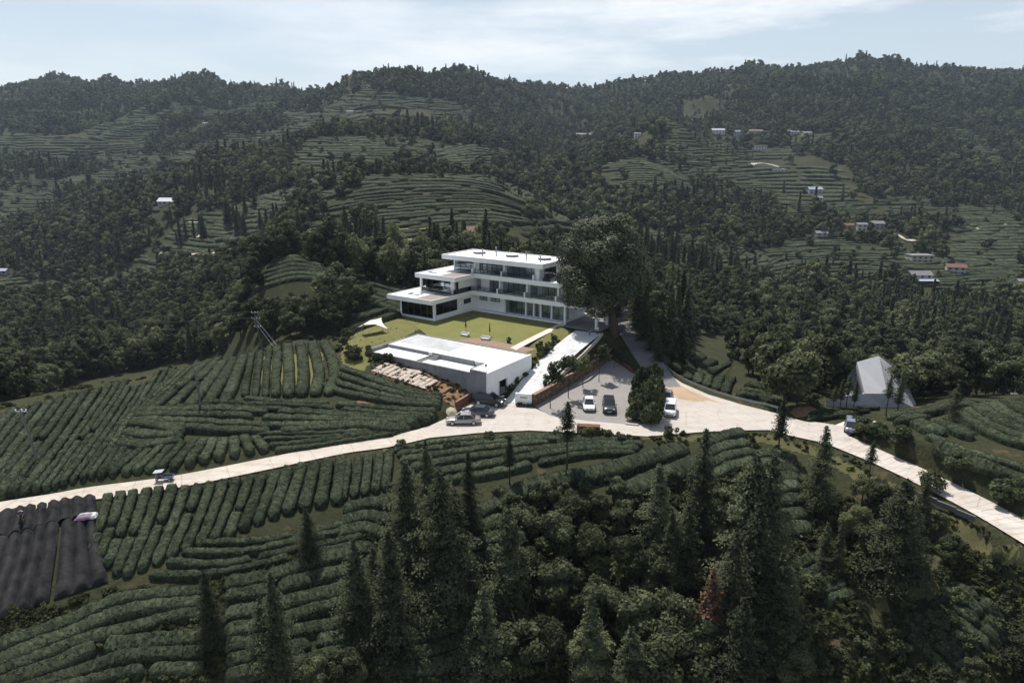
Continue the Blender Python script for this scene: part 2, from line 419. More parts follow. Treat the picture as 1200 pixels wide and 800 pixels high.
# the far country, bearing by bearing
cy(300, (172, 0), (190, 7)); cy(340, (168, 3), (186, 10.5), (208, 4)); cy(395, (186, 7))
for u in (-500, -200, 100):
    cy(u, (150, -20), (220, -33), (300, -38), (450, -32), (650, -3), (900, 45), (1300, 138), (1600, 188), (2200, 150), (4000, 110))
cy(250, (150, -16), (200, -24), (280, -22), (360, -18), (420, -7), (500, 14), (560, 25), (620, 19), (700, 18), (900, 58), (1200, 128), (1500, 182), (2200, 150), (4000, 110))
cy(160, (450, -16), (520, 4), (580, -2), (660, -6))
cy(380, (150, -6), (182, 8), (215, -5), (260, 0), (330, 10), (395, 24), (470, 20), (600, 50), (650, 55), (730, 46), (880, 80), (1150, 132), (1500, 150), (2200, 150), (4000, 110))
cy(470, (165, 2), (190, 1), (225, 2), (260, 3), (330, 13), (392, 25), (470, 22), (620, 50), (850, 98), (1150, 152), (1500, 150), (2200, 140), (4000, 110))
cy(560, (175, 3), (230, 6), (260, 8), (370, 16), (430, 23), (480, 18), (620, 38), (720, 54), (1050, 122), (1200, 154), (1500, 152), (2200, 150), (4000, 110))
cy(630, (180, 0), (240, -2), (310, -1), (400, 4), (470, 0), (600, 8), (780, 32), (1100, 90), (1500, 166), (2200, 150), (4000, 110))
cy(690, (180, -5), (250, -8), (320, -12), (450, -10), (600, 22), (690, 42), (780, 32), (950, 46), (1250, 112), (1600, 170), (2200, 150), (4000, 110))
cy(770, (160, -8), (220, -17), (300, -21), (400, -18), (550, 4), (700, 40), (800, 76), (900, 66), (1000, 74), (1200, 118), (1500, 182), (2200, 160), (4000, 110))
cy(860, (135, -10), (180, -18), (250, -25), (350, -25), (450, -17), (600, 2), (800, 31), (1000, 76), (1250, 150), (1400, 196), (2200, 160), (4000, 110))
cy(980, (140, -14), (180, -22), (260, -30), (350, -30), (450, -22), (600, -1), (800, 33), (1000, 80), (1250, 160), (1420, 216), (2200, 160), (4000, 110))
for u in (1100, 1200, 1400, 1700):
    cy(u, (130, -10), (170, -20), (250, -32), (350, -33), (450, -25), (600, -3), (800, 33), (1000, 82), (1250, 145), (1520, 198), (2200, 160), (4000, 110))
C = np.array(C)
def warp(x, y): return x / y * 2.2, np.log(y) * 1.0
def rbf_fit(pts):
    a, b = warp(pts[:, 0], pts[:, 1]); n = len(pts)
    D = np.sqrt((a[:, None] - a) ** 2 + (b[:, None] - b) ** 2 + 1e-6)
    M = np.zeros((n + 3, n + 3)); M[:n, :n] = D - np.eye(n) * .004
    M[:n, n] = 1; M[:n, n + 1] = a; M[:n, n + 2] = b; M[n:, :n] = M[:n, n:].T
    w = np.linalg.solve(M, np.r_[pts[:, 2], 0, 0, 0])
    return a, b, w
_a, _b, _w = rbf_fit(C)
def rbf(x, y):
    a, b = warp(x, y); out = np.empty(a.shape); n = len(_a)
    fa, fb, fo = a.ravel(), b.ravel(), out.ravel()
    for i in range(0, fa.size, 20000):
        s = slice(i, i + 20000)
        D = np.sqrt((fa[s, None] - _a) ** 2 + (fb[s, None] - _b) ** 2 + 1e-6)
        fo[s] = D @ _w[:n] + _w[n] + _w[n + 1] * fa[s] + _w[n + 2] * fb[s]
    return fo.reshape(a.shape)

yr = np.r_[np.linspace(12, 42, 34)[:-1], np.arange(42, 150, .5), np.exp(np.linspace(np.log(150), np.log(4200), 380))]
ac = np.r_[np.linspace(-1.9, -.8, 90)[:-1], np.linspace(-.8, .8, 660), np.linspace(.8, 1.9, 90)[1:]]
AX, YY = np.meshgrid(ac, yr); XX = AX * YY
# smooth everywhere: evaluate on a coarser lattice far away is not needed, numpy manages
ZZ = rbf(XX, YY)
far = smooth((YY - 150) / 250)
wx, wy = XX + 22 * fbm2(XX / 70, YY / 70, 40, 2), YY + 22 * fbm2(XX / 70, YY / 70, 44, 2)
ridge = 1 - 2 * np.abs(fbm2(wx / 210, wy / 210, 3, 4))
big = smooth((YY - 450) / 700)
ZZ = ZZ + far * (10 * fbm2(XX / 80, YY / 80, 5, 3)) + big * (34 * (ridge - .55) + 17 * fbm2(XX / 75, YY / 75, 9, 2) + 5 * fbm2(XX / 26, YY / 26, 13, 2))
ZZ = ZZ + (1 - far) * .18 * fbm2(XX / 6, YY / 6, 21, 3)

# ---- level beds for what is built: (polygon/line, z, half width, blend)
ROAD_W = [tuple(Gz(u, v, 0)) for u, v in ((-260, 642), (-120, 617), (0, 595.5), (60, 586), (100, 578.5), (200, 565), (300, 545.5), (400, 525), (450, 518), (500, 507))]
ROAD_E = [tuple(Gz(u, v, z)) for u, v, z in ((925, 501, .0), (965, 509, -.08), (1010, 527, -.45), (1060, 549, -.9), (1110, 573, -1.2), (1160, 599, -1.5), (1210, 628, -1.7), (1300, 682, -2.0), (1430, 760, -2.6), (1600, 850, -3.4))]
ROAD_N = [tuple(Gz(u, v, z)) for u, v, z in ((785, 455, 0), (774, 441, .15), (762, 424, 1.0), (751, 408, 2.0), (741, 393, 3.0), (733, 381, 3.8), (730, 373, 4.2), (735, 366, 4.7), (741, 361, 5.0))]
PLAZA = [tuple(Gz(u, v, 0)) for u, v in ((430, 525), (440, 514), (480, 506), (505, 498), (525, 489), (538, 483), (545, 476), (558, 468), (570, 462), (584, 464), (603, 470), (622, 476), (645, 486), (690, 492),
         (748, 497), (765, 494), (778, 486), (783, 470), (784, 452), (775, 441), (770, 434), (779, 432), (786, 440), (800, 449), (830, 462), (870, 474), (910, 484), (940, 493), (966, 497),
         (958, 517), (930, 511), (900, 503.5), (860, 504), (820, 506), (760, 511), (700, 508), (620, 504), (560, 507), (500, 513))]
PARK = [tuple(Gz(u, v, 0)) for u, v in ((626, 476), (672, 447), (717, 419.5), (732, 429), (748, 441), (768, 458), (762, 486), (748, 498), (690, 493), (645, 487))]
LAWN = [tuple(Gz(u, v, 5.0)) for u, v in ((480, 386.5), (508, 374), (560, 362), (655, 380), (629, 393), (602, 408), (560, 399))]
RAMP = [tuple(Gz(u, v, z)) for u, v, z in ((605, 473, 0), (617, 459, .9), (634, 439, 2.2), (655, 417, 3.7), (676, 399, 4.8), (690, 389, 5.0))]
DRIVEWAY = [tuple(Gz(u, v, -.1)) for u, v in ((978, 507), (1000, 498), (1018, 491))]
hI = np.array([-8.33, 141.03]); hA = rad(-34.8)
def HW(x, y):              # the villa's own axes -> site
    return hI[0] + x * math.cos(hA) - y * math.sin(hA), hI[1] + x * math.sin(hA) + y * math.cos(hA)
pI = np.array([-3.6, 97.4]); pA = rad(-33.6)
def PW(x, y):
    return pI[0] + x * math.cos(pA) - y * math.sin(pA), pI[1] + x * math.sin(pA) + y * math.cos(pA)
POOL = [PW(-24.6, 0), PW(0, 0), PW(0, 12.3), PW(-24.6, 12.3)]
HOUSE = [HW(-10.2, -12.1), HW(0, -12.1), HW(0, 0), HW(31, 0), HW(31, 11), HW(-10.2, 11)]
near = YY < 175
xn, yn, zn = XX[near], YY[near], ZZ[near].copy()
def bed_line(pts, hw, bl, off):
    global zn
    d, z = seg_dist(xn, yn, pts)
    w = smooth((hw + bl - d) / bl); zn = zn + (z + off - zn) * w
def bed_poly(poly, z, bl, off):
    global zn
    d, _ = seg_dist(xn, yn, [(p[0], p[1], 0) for p in poly], True)
    d = np.where(in_poly(xn, yn, poly), 0, d)
    w = smooth((bl - d) / bl); zn = zn + (z + off - zn) * w
bed_poly(HOUSE, 5.0, 2.5, -.35); bed_poly(LAWN, 5.0, 1.2, -.12)
bed_line(ROAD_N, 2.2, 2.0, -.15); bed_line(RAMP, 2.6, 1.0, -.15)
bed_line(ROAD_W, 1.7, 1.5, -.15); bed_line(ROAD_E, 2.3, 1.2, -.17); bed_line(DRIVEWAY, 1.5, 1.2, -.12)
bed_poly(PARK, 0, .5, -.12); bed_poly(PLAZA, 0, 1.2, -.14)
ip = in_poly(xn, yn, POOL); zn = np.where(ip, np.minimum(zn, 3.4), zn)
ZZ[near] = zn
nr, nc = ZZ.shape
_ri, _ci = np.arange(nr, dtype=float), np.arange(nc, dtype=float)
def H(x, y):
    x = np.asarray(x, float); y = np.asarray(y, float)
    r = np.clip(np.interp(y, yr, _ri), 0, nr - 1.001); c = np.clip(np.interp(x / np.maximum(y, 1), ac, _ci), 0, nc - 1.001)
    i, j = r.astype(int), c.astype(int); fr, fc = r - i, c - j
    return (ZZ[i, j] * (1 - fc) + ZZ[i, j + 1] * fc) * (1 - fr) + (ZZ[i + 1, j] * (1 - fc) + ZZ[i + 1, j + 1] * fc) * fr
_ty = np.exp(np.linspace(np.log(25), np.log(3500), 2600))
def G(u, v):
    """where the sight line of (u, v) first meets the ground"""
    yc = (400 - v) / FPX
    x = (u - 600) / FPX / (CP + yc * SP) * _ty; z = CAMH + slope(v) * _ty
    h = H(x, _ty); k = np.nonzero(z < h)[0]
    if len(k) == 0: k = [len(_ty) - 1]
    k = max(1, k[0]); d0 = z[k - 1] - h[k - 1]; d1 = h[k] - z[k]
    t = d0 / (d0 + d1 + 1e-9); Y = _ty[k - 1] + t * (_ty[k] - _ty[k - 1]); X = (u - 600) / FPX / (CP + yc * SP) * Y
    return np.array([X, Y, float(H(X, Y))])
def GL(pts, n=6):
    q = spline(pts, n) if n else np.array(pts, float)
    return np.array([G(u, v) for u, v in q])
idx = np.arange(nr * nc).reshape(nr, nc)
F = np.stack([idx[:-1, :-1], idx[:-1, 1:], idx[1:, 1:], idx[1:, :-1]], -1).reshape(-1, 4)
tag(put(bpy.data.objects.new('terrain', grid_mesh('terrain', np.stack([XX, YY, ZZ], -1).reshape(-1, 3), F, MAT['hill_ground']))), kind='structure')

# ------------------------------------------------------------------ sheets and strips of paving
def sheet(name, poly, z, mat, kind='structure'):
    m = MB(); n = len(poly)
    ar = sum(poly[i][0] * poly[(i + 1) % n][1] - poly[(i + 1) % n][0] * poly[i][1] for i in range(n))
    if ar < 0: poly = poly[::-1]
    m.add([(p[0], p[1], z) for p in poly], [tuple(range(n))])
    return tag(m.build(name, MAT[mat]), kind=kind)
def strip(name, pts, hw, mat, dz=.05, step=1.5, drape=False, kind='structure', jit=0):
    p = resample(spline(pts, 8), step)
    hw = np.full(len(p), hw) if np.isscalar(hw) else np.interp(np.linspace(0, 1, len(p)), np.linspace(0, 1, len(hw)), hw)
    d = np.gradient(p[:, :2], axis=0); d /= np.linalg.norm(d, axis=1)[:, None] + 1e-9; nn = np.stack([-d[:, 1], d[:, 0]], 1)
    k = 5; o = np.linspace(-1, 1, k); V = []; L = np.r_[0, np.cumsum(np.linalg.norm(np.diff(p[:, :2], axis=0), axis=1))]
    uv = []
    for i in range(len(p)):
        for t in o:
            w = hw[i] * t * (1 + jit * R.uniform(-1, 1) * (abs(t) == 1))
            x, y = p[i, 0] + nn[i, 0] * w, p[i, 1] + nn[i, 1] * w
            V.append((x, y, (float(H(x, y)) if drape else p[i, 2]) + dz)); uv.append((L[i], w))
    ii = np.arange(len(p) * k).reshape(-1, k)
    Fc = np.stack([ii[:-1, :-1], ii[:-1, 1:], ii[1:, 1:], ii[1:, :-1]], -1).reshape(-1, 4)[:, ::-1]
    me = grid_mesh(name, np.array(V), Fc, MAT[mat])
    ul = me.uv_layers.new(name='uv'); uvv = np.array(uv)[Fc.ravel()]; ul.data.foreach_set('uv', uvv.astype(np.float32).ravel())
    return tag(put(bpy.data.objects.new(name, me)), kind=kind)
def drape(name, poly, mat, cell=.45, dz=.06, kind='structure', rag=.5, bump=0):
    """a sheet that follows the ground inside a world polygon, with a ragged edge"""
    xs = np.arange(min(p[0] for p in poly) - 1, max(p[0] for p in poly) + 1, cell); ys = np.arange(min(p[1] for p in poly) - 1, max(p[1] for p in poly) + 1, cell)
    gx, gy = np.meshgrid(xs, ys); px = gx + rag * fbm2(gx / 1.3, gy / 1.3, 31, 3); py = gy + rag * fbm2(gx / 1.3, gy / 1.3, 37, 3)
    ins = in_poly(px, py, poly); ii = np.arange(gx.size).reshape(gx.shape)
    keep = ins[:-1, :-1] & ins[1:, 1:] & ins[1:, :-1] & ins[:-1, 1:]
    Fc = np.stack([ii[:-1, :-1], ii[:-1, 1:], ii[1:, 1:], ii[1:, :-1]], -1)[keep]
    z = H(gx, gy) + dz + (bump * fbm2(gx / .9, gy / .9, 77, 2) if bump else 0)
    V = np.stack([gx, gy, z], -1).reshape(-1, 3); us = np.unique(Fc); mp = np.full(gx.size, -1); mp[us] = np.arange(len(us))
    return tag(put(bpy.data.objects.new(name, grid_mesh(name, V[us], mp[Fc], MAT[mat]))), kind=kind)
sheet('plaza', PLAZA, 0.0, 'concrete_road')
sheet('car_park', PARK, .012, 'paver_grey')
sheet('lawn', [HW(-9.6, -11.6), HW(-1, -11.6), HW(-1, 1), HW(21.5, 1)] + [tuple(Gz(u, v, 5)) for u, v in ((657, 381), (630, 394), (603, 408.5))] + [PW(.3, 12.1), PW(-22, 12.1)], 5.0, 'lawn_grass')
strip('lane_road', ROAD_W, 1.75, 'concrete_lane', .004)
strip('hill_road', ROAD_E, [2.9, 2.5, 2.15, 2.15, 2.15, 2.15, 2.15, 2.15, 2.15, 2.15], 'concrete_ribbed', .004)
strip('back_road', ROAD_N, [2.0, 2.3, 2.3, 2.3, 2.4], 'old_shaded_road', .006)
strip('entrance_ramp', RAMP, [2.0, 2.3, 2.4, 2.5, 2.6], 'ramp_concrete', .02)
strip('driveway', DRIVEWAY, 1.5, 'concrete_road', .008)
drape('junction_apron', [tuple(Gz(u, v, -.1))[:2] for u, v in ((948, 493.5), (985, 498.5), (1002, 493), (1012, 497), (992, 509), (1006, 521), (985, 524), (955, 517.5), (945, 512))], 'concrete_road', .2, .165, rag=.12)
strip('garden_path', [Gz(602, 408.5, 5), Gz(630, 394, 5), Gz(659, 380, 5)], .75, 'concrete_road', .03)
drape('dirt_patch', [tuple(Gz(u, v, 0))[:2] for u, v in ((777, 446), (788, 444), (802, 453), (824, 464), (846, 471), (815, 470), (795, 467), (783, 461))], 'road_dirt', .16, .155, rag=.9)
MEADOW = [tuple(Gz(u, v, 4.7))[:2] for u, v in ((398, 396), (397, 416), (410, 428), (426, 424), (440, 412), (488, 390), (515, 378), (466, 366), (448, 372), (428, 376), (408, 386))]
drape('meadow', MEADOW, 'rough_grass', .4, .07)
# ------------------------------------------------------------------ leaf meshes
def leaf_quads(c, nrm, size, rng, asp=.8):
    """loose quads at c facing nrm"""
    n = nrm / (np.linalg.norm(nrm, axis=1)[:, None] + 1e-9)
    t = rng.normal(size=c.shape); t -= (t * n).sum(1)[:, None] * n; t /= np.linalg.norm(t, axis=1)[:, None] + 1e-9
    b = np.cross(n, t); s = np.asarray(size).reshape(-1, 1) * .5
    tip = rng.uniform(.25, .9, (len(c), 1))
    return np.stack([c - t * s - b * s * asp * tip, c + t * s - b * s * asp, c + t * s * 1.1 + b * s * asp * tip, c - t * s + b * s * asp], 1).reshape(-1, 3)
def broad_crown(seed, h, rx, z0, nl, nq, size, loose=.15, flat=.85, jit=.45):
    """crown of many leafy clumps; foot of the tree at the origin"""
    g = np.random.default_rng(seed)
    cz_, rz = (h + z0) / 2, (h - z0) / 2
    d = g.normal(size=(nl, 3)); d /= np.linalg.norm(d, axis=1)[:, None]
    q = g.uniform(.35, .85, (nl, 1)); ctr = d * q * np.array([rx, rx, rz]) + [0, 0, cz_]
    ctr[:, :2] *= (1.08 - .35 * np.clip((ctr[:, 2] - cz_) / rz, -1, 1))[:, None]
    lr = g.uniform(.22, .42, nl) * rx * (1.15 - .3 * q[:, 0])
    w = lr ** 2; k = g.choice(nl, nq, p=w / w.sum())
    e = g.normal(size=(nq, 3)); e[:, 2] += .35; e /= np.linalg.norm(e, axis=1)[:, None]
    f = g.uniform(.72, 1.06, nq) + (g.random(nq) < loose) * g.uniform(0, .35, nq)
    p = ctr[k] + e * (lr[k] * f)[:, None] * [1, 1, flat]
    V = leaf_quads(p, e + g.normal(size=e.shape) * jit + [0, 0, .25], size * g.uniform(.55, 1.3, nq), g)
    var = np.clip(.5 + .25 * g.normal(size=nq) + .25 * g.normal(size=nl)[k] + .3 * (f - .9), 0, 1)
    return V, var
def conifer_crown(seed, h, r, z0, dens, size, droop=.25, ragged=.3):
    """whorls of drooping sprays round a straight stem"""
    g = np.random.default_rng(seed); P_, D_, S_, A_ = [], [], [], []
    z = z0
    ph = g.uniform(0, 6)
    while z < h * .985:
        t = (z - z0) / (h - z0)
        ln = r * ((1 - t) ** .8 * .95 + .05) * (1 if t > .12 else .55 + 3.5 * t)
        nb = 6 + int(4 * (1 - t))
        for i in range(nb):
            ph += 2.399; L = ln * g.uniform(1 - ragged, 1 + ragged * .6)
            if g.random() < .16: continue
            m = max(3, int(dens * L))
            s = np.sort(g.uniform(.12, 1, m)); a = ph + g.normal(size=m) * .16
            rr = s * L; zz = z + .28 * L * s * (1 - t) * .5 - droop * L * s ** 2 + g.normal(size=m) * .12
            P_.append(np.stack([rr * np.cos(a), rr * np.sin(a), zz], 1))
            D_.append(np.stack([np.cos(a) * .45, np.sin(a) * .45, np.full(m, .8)], 1) + g.normal(size=(m, 3)) * .42)
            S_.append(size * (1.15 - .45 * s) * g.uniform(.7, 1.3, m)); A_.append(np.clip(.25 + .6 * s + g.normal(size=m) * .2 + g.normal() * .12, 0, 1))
        z += max(.22, .05 * h * (1 - .55 * t) * g.uniform(.75, 1.25) * .8)
    P_, D_, S_, A_ = map(np.concatenate, (P_, D_, S_, A_))
    return leaf_quads(P_, D_, S_, g, .6), A_
def trunk_mesh(name, h, r, lean=.02, limbs=0, seed=0, crown_z=None, rx=0):
    g = random.Random(seed); m = MB()
    pts = [(0, 0, -.6)] + [(lean * h * math.sin(k * 1.3 + seed) * .5, lean * h * math.cos(k * 1.7 + seed) * .5, h * k / 5) for k in range(1, 6)]
    m.tube(pts, [r * 1.25] + [r * (1 - .17 * k) for k in range(1, 6)], 7)
    for i in range(limbs):
        a = i * 2.4 + g.random(); z = h * g.uniform(.45, .85)
        m.tube([(0, 0, z), (rx * .35 * math.cos(a), rx * .35 * math.sin(a), z + .18 * rx + .4), (rx * .75 * math.cos(a), rx * .75 * math.sin(a), z + .5 * rx + .5)], [r * .5, r * .36, r * .15], 5)
    me = bpy.data.meshes.new(name); me.from_pydata(m.v, [], m.f); me.materials.append(MAT['bark']); me.polygons.foreach_set('use_smooth', [True] * len(m.f)); return me
def crown(name, VA, mat): return quads_mesh(name, VA[0], len(VA[1]), VA[1], MAT[mat])
def whole(name, VA, mat, trunk):
    """small tree in one mesh: leaves and stem"""
    V, A = VA; h, r = trunk; T = []
    for k in range(4):
        a0, a1 = math.pi / 2 * k, math.pi / 2 * (k + 1)
        T += [(r * math.cos(a0), r * math.sin(a0), -.5), (r * math.cos(a1), r * math.sin(a1), -.5), (r * .5 * math.cos(a1), r * .5 * math.sin(a1), h), (r * .5 * math.cos(a0), r * .5 * math.sin(a0), h)]
    return quads_mesh(name, np.vstack([V, T]), len(A) + 4, np.r_[A, np.full(4, .5)], mats=[MAT[mat], MAT['bark']], midx=np.r_[np.zeros(len(A)), np.ones(4)])
# near kinds: (height, trunk mesh, crown mesh)
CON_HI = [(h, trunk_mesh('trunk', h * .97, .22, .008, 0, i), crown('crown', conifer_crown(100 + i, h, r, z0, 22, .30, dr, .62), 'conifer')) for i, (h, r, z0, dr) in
          enumerate([(15, 3.7, .7, .25), (16, 3.3, 1.0, .32), (14, 4.6, .5, .2), (13, 3.3, .8, .3)])]
CON_RED = (13, trunk_mesh('trunk', 12.5, .22, .01, 0, 9), crown('crown', conifer_crown(140, 13, 2.2, 6.0, 8, .42, .25), 'conifer_red'))
CON_BARE = [(11, trunk_mesh('trunk', 10.8, .17, .012, 0, 5 + i), crown('crown', conifer_crown(150 + i, 11, 2.0, z0, 18, .30, .22, .55), 'conifer')) for i, z0 in enumerate((4.2, 5.2, 3.4))]
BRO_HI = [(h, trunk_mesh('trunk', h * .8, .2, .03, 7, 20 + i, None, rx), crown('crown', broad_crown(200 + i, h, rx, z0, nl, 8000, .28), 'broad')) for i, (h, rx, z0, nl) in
          enumerate([(8, 3.0, 1.6, 34), (9, 3.4, 1.6, 40), (7, 3.0, 1.0, 30), (10, 3.2, 2.6, 44), (6.5, 2.4, 1.2, 26)])]
SHRUB = [crown('shrub', broad_crown(260 + i, h, rx, -.2, nl, 900, .24, .25), 'shrub') for i, (h, rx, nl) in enumerate([(1.5, 1.0, 10), (2.0, 1.3, 13), (1.1, 1.1, 9), (2.6, 1.5, 16)])]
WEED = [crown('weed', broad_crown(280 + i, .55, .6, -.1, 6, 130, .18, .4), 'weed') for i in range(3)]
SAPL = [(5.4, trunk_mesh('trunk', 4.8, .055, .012, 5, 60 + i, None, .7), crown('crown', broad_crown(290 + i, 5.4, 1.3, 2.2, 11, 900, .22, .55, 1.2), 'shrub')) for i in range(3)]
BUSH = [(h, trunk_mesh('trunk', h * .6, .1, .03, 5, 80 + i, None, rx * .6), crown('crown', broad_crown(240 + i, h, rx, .0, nl, 3600, .26, .3, .9), 'shrub')) for i, (h, rx, nl) in enumerate([(3, 1.8, 20), (4, 2.2, 26), (2.6, 1.9, 18)])]
# middle distance and far kinds
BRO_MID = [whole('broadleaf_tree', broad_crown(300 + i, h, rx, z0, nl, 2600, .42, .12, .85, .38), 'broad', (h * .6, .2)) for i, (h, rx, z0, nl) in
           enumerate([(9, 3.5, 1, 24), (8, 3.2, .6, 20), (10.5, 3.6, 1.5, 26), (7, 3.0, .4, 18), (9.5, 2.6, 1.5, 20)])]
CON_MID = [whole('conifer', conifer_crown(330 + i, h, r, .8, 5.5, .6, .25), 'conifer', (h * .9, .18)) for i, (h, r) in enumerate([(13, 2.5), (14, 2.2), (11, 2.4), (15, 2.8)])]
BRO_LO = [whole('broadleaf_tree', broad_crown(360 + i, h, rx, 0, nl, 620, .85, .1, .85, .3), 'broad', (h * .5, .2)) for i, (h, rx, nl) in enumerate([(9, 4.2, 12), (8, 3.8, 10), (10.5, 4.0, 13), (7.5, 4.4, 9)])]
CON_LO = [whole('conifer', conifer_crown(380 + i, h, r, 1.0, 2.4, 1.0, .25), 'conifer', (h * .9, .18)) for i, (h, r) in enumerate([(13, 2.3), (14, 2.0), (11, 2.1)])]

ORD = 'first second third fourth fifth sixth seventh eighth ninth tenth eleventh twelfth thirteenth fourteenth fifteenth sixteenth seventeenth eighteenth nineteenth'.split()
TENS = {2: 'twent', 3: 'thirt', 4: 'fort', 5: 'fift', 6: 'sixt', 7: 'sevent', 8: 'eight', 9: 'ninet'}
def ordw(n):
    if n <= 19: return ORD[n - 1]
    if n >= 100: return ('two ' if n >= 200 else '') + 'hundred' + (' and ' + ordw(n % 100) if n % 100 else 'th')
    t, o = divmod(n, 10)
    return TENS[t] + ('ieth' if o == 0 else 'y-' + ORD[o - 1])
MARKS = []      # (phrase, x, y): things one can find, for wording where a plant stands
PLANTS = []     # (object, kind phrase, category, group, x, y) -> labels at the end
def lean_tree(name, proto, x, y, h, rz, kind, cat, group):
    h0, tm, cm = proto; s = h / h0; z = float(H(x, y))
    e = empty(name, (x, y, z), rz, None, cat, group, (s, s, s))
    put(bpy.data.objects.new('trunk', tm), e); put(bpy.data.objects.new('crown', cm), e)
    PLANTS.append((e, kind, x, y)); return e
def one_mesh(name, me, x, y, s, rz, kind, cat, group, dz=0):
    o = put(bpy.data.objects.new(name, me), None, (x, y, float(H(x, y)) + dz), rz, s)
    tag(o, None, cat, group); PLANTS.append((o, kind, x, y)); return o

# ------------------------------------------------------------------ clipped tea rows
ROWS = []       # (object, field, length)
NROW = [0]
def tea_row(pts, w=1.35, hgt=.85, seed=0, leaf=60, step=.24, k=11, mat='tea', name='tea_row', obj=True):
    """a hedge with a rounded top that follows the ground along pts"""
    p = resample(np.asarray(pts)[:, :2], step); n = len(p)
    if n < 4: return None
    g = np.random.default_rng(seed)
    d = np.gradient(p, axis=0); d /= np.linalg.norm(d, axis=1)[:, None] + 1e-9; nn = np.stack([-d[:, 1], d[:, 0]], 1)
    L = np.r_[0, np.cumsum(np.linalg.norm(np.diff(p, axis=0), axis=1))]
    e = np.minimum(L, L[-1] - L); cap = np.sqrt(np.clip(1 - (1 - np.clip(e / (w * .55), 0, 1)) ** 2, 0.02, 1))
    wv = w * .5 * cap * (1 + .10 * fbm2(L / 1.8, seed * 3.7, 3, 3)); hv = hgt * (.35 + .65 * cap) * (1 + .13 * fbm2(L / 2.3, seed * 1.9, 8, 3))
    th = np.linspace(math.pi, 0, k); cx = np.sign(np.cos(th)) * np.abs(np.cos(th)) ** .5; sz = np.abs(np.sin(th)) ** .34
    X = p[:, 0, None] + nn[:, 0, None] * wv[:, None] * cx; Y = p[:, 1, None] + nn[:, 1, None] * wv[:, None] * cx
    hc_ = H(p[:, 0], p[:, 1])[:, None]; gz = np.clip(H(X, Y), hc_ - .45, hc_ + .25)
    Z = gz - .15 + (hv[:, None] + .15) * sz
    plant = np.abs(np.sin(L / .62 + 1.7 * fbm2(L / 3.1, seed * 2.3, 4, 2)))[:, None]; Z = Z - (.10 * (1 - plant) ** 2) * sz
    nz = noise3(X / .38, Y / .38, Z / .38, 5) * .05 + noise3(X / .9, Y / .9, Z / .9, 9) * .07
    Z = Z + nz * sz; X = X + nz * nn[:, 0, None] * cx; Y = Y + nz * nn[:, 1, None] * cx
    V = np.stack([X, Y, Z], -1); ii = np.arange(n * k).reshape(n, k)
    Fc = np.stack([ii[:-1, :-1], ii[:-1, 1:], ii[1:, 1:], ii[1:, :-1]], -1).reshape(-1, 4)[:, ::-1]
    V = V.reshape(-1, 3)
    fx_, fy_ = V[Fc[:, 0], 0], V[Fc[:, 0], 1]; patch = .45 * fbm2(fx_ / 2.6, fy_ / 2.6, 19, 3)          # younger and older growth
    var = np.clip(.45 + patch + .25 * g.normal(size=len(Fc)), 0, 1)
    if leaf:
        m = int(L[-1] * leaf * w); fi = g.integers(0, len(Fc), m); q = V[Fc[fi]]
        a, b = g.random((m, 1)), g.random((m, 1)); c = (q[:, 0] * (1 - a) + q[:, 1] * a) * (1 - b) + (q[:, 3] * (1 - a) + q[:, 2] * a) * b
        nr_ = np.cross(q[:, 1] - q[:, 0], q[:, 3] - q[:, 0]); nr_ /= np.linalg.norm(nr_, axis=1)[:, None] + 1e-9
        lq = leaf_quads(c + nr_ * g.uniform(0, .05, (m, 1)), nr_ + g.normal(size=(m, 3)) * .4, g.uniform(.08, .17, m), g)
        Fc = np.vstack([Fc, np.arange(m * 4).reshape(-1, 4) + len(V)]); V = np.vstack([V, lq]); var = np.r_[var, np.clip(.5 + patch[fi] + .34 * g.normal(size=m), 0, 1)]
    if not obj: return V, Fc, var
    return put(bpy.data.objects.new(name, grid_mesh(name, V, Fc, MAT[mat], True, var)))
def blend_guides(gs, t):
    """row at parameter t between guide polylines (pixel pairs), by arc length"""
    n = 14; G_ = [resample(spline(g, 6), 1e9 if False else max(1e-3, np.linalg.norm(np.diff(spline(g, 6), axis=0), axis=1).sum() / (n - 1) * .9999)) for g in gs]
    G_ = [np.stack([np.interp(np.linspace(0, 1, n), np.linspace(0, 1, len(q)), q[:, k]) for k in (0, 1)], 1) for q in G_]
    s = t * (len(gs) - 1); i = min(int(s), len(gs) - 2); f = s - i
    return G_[i] * (1 - f) + G_[i + 1] * f
FIELDS_XY = []
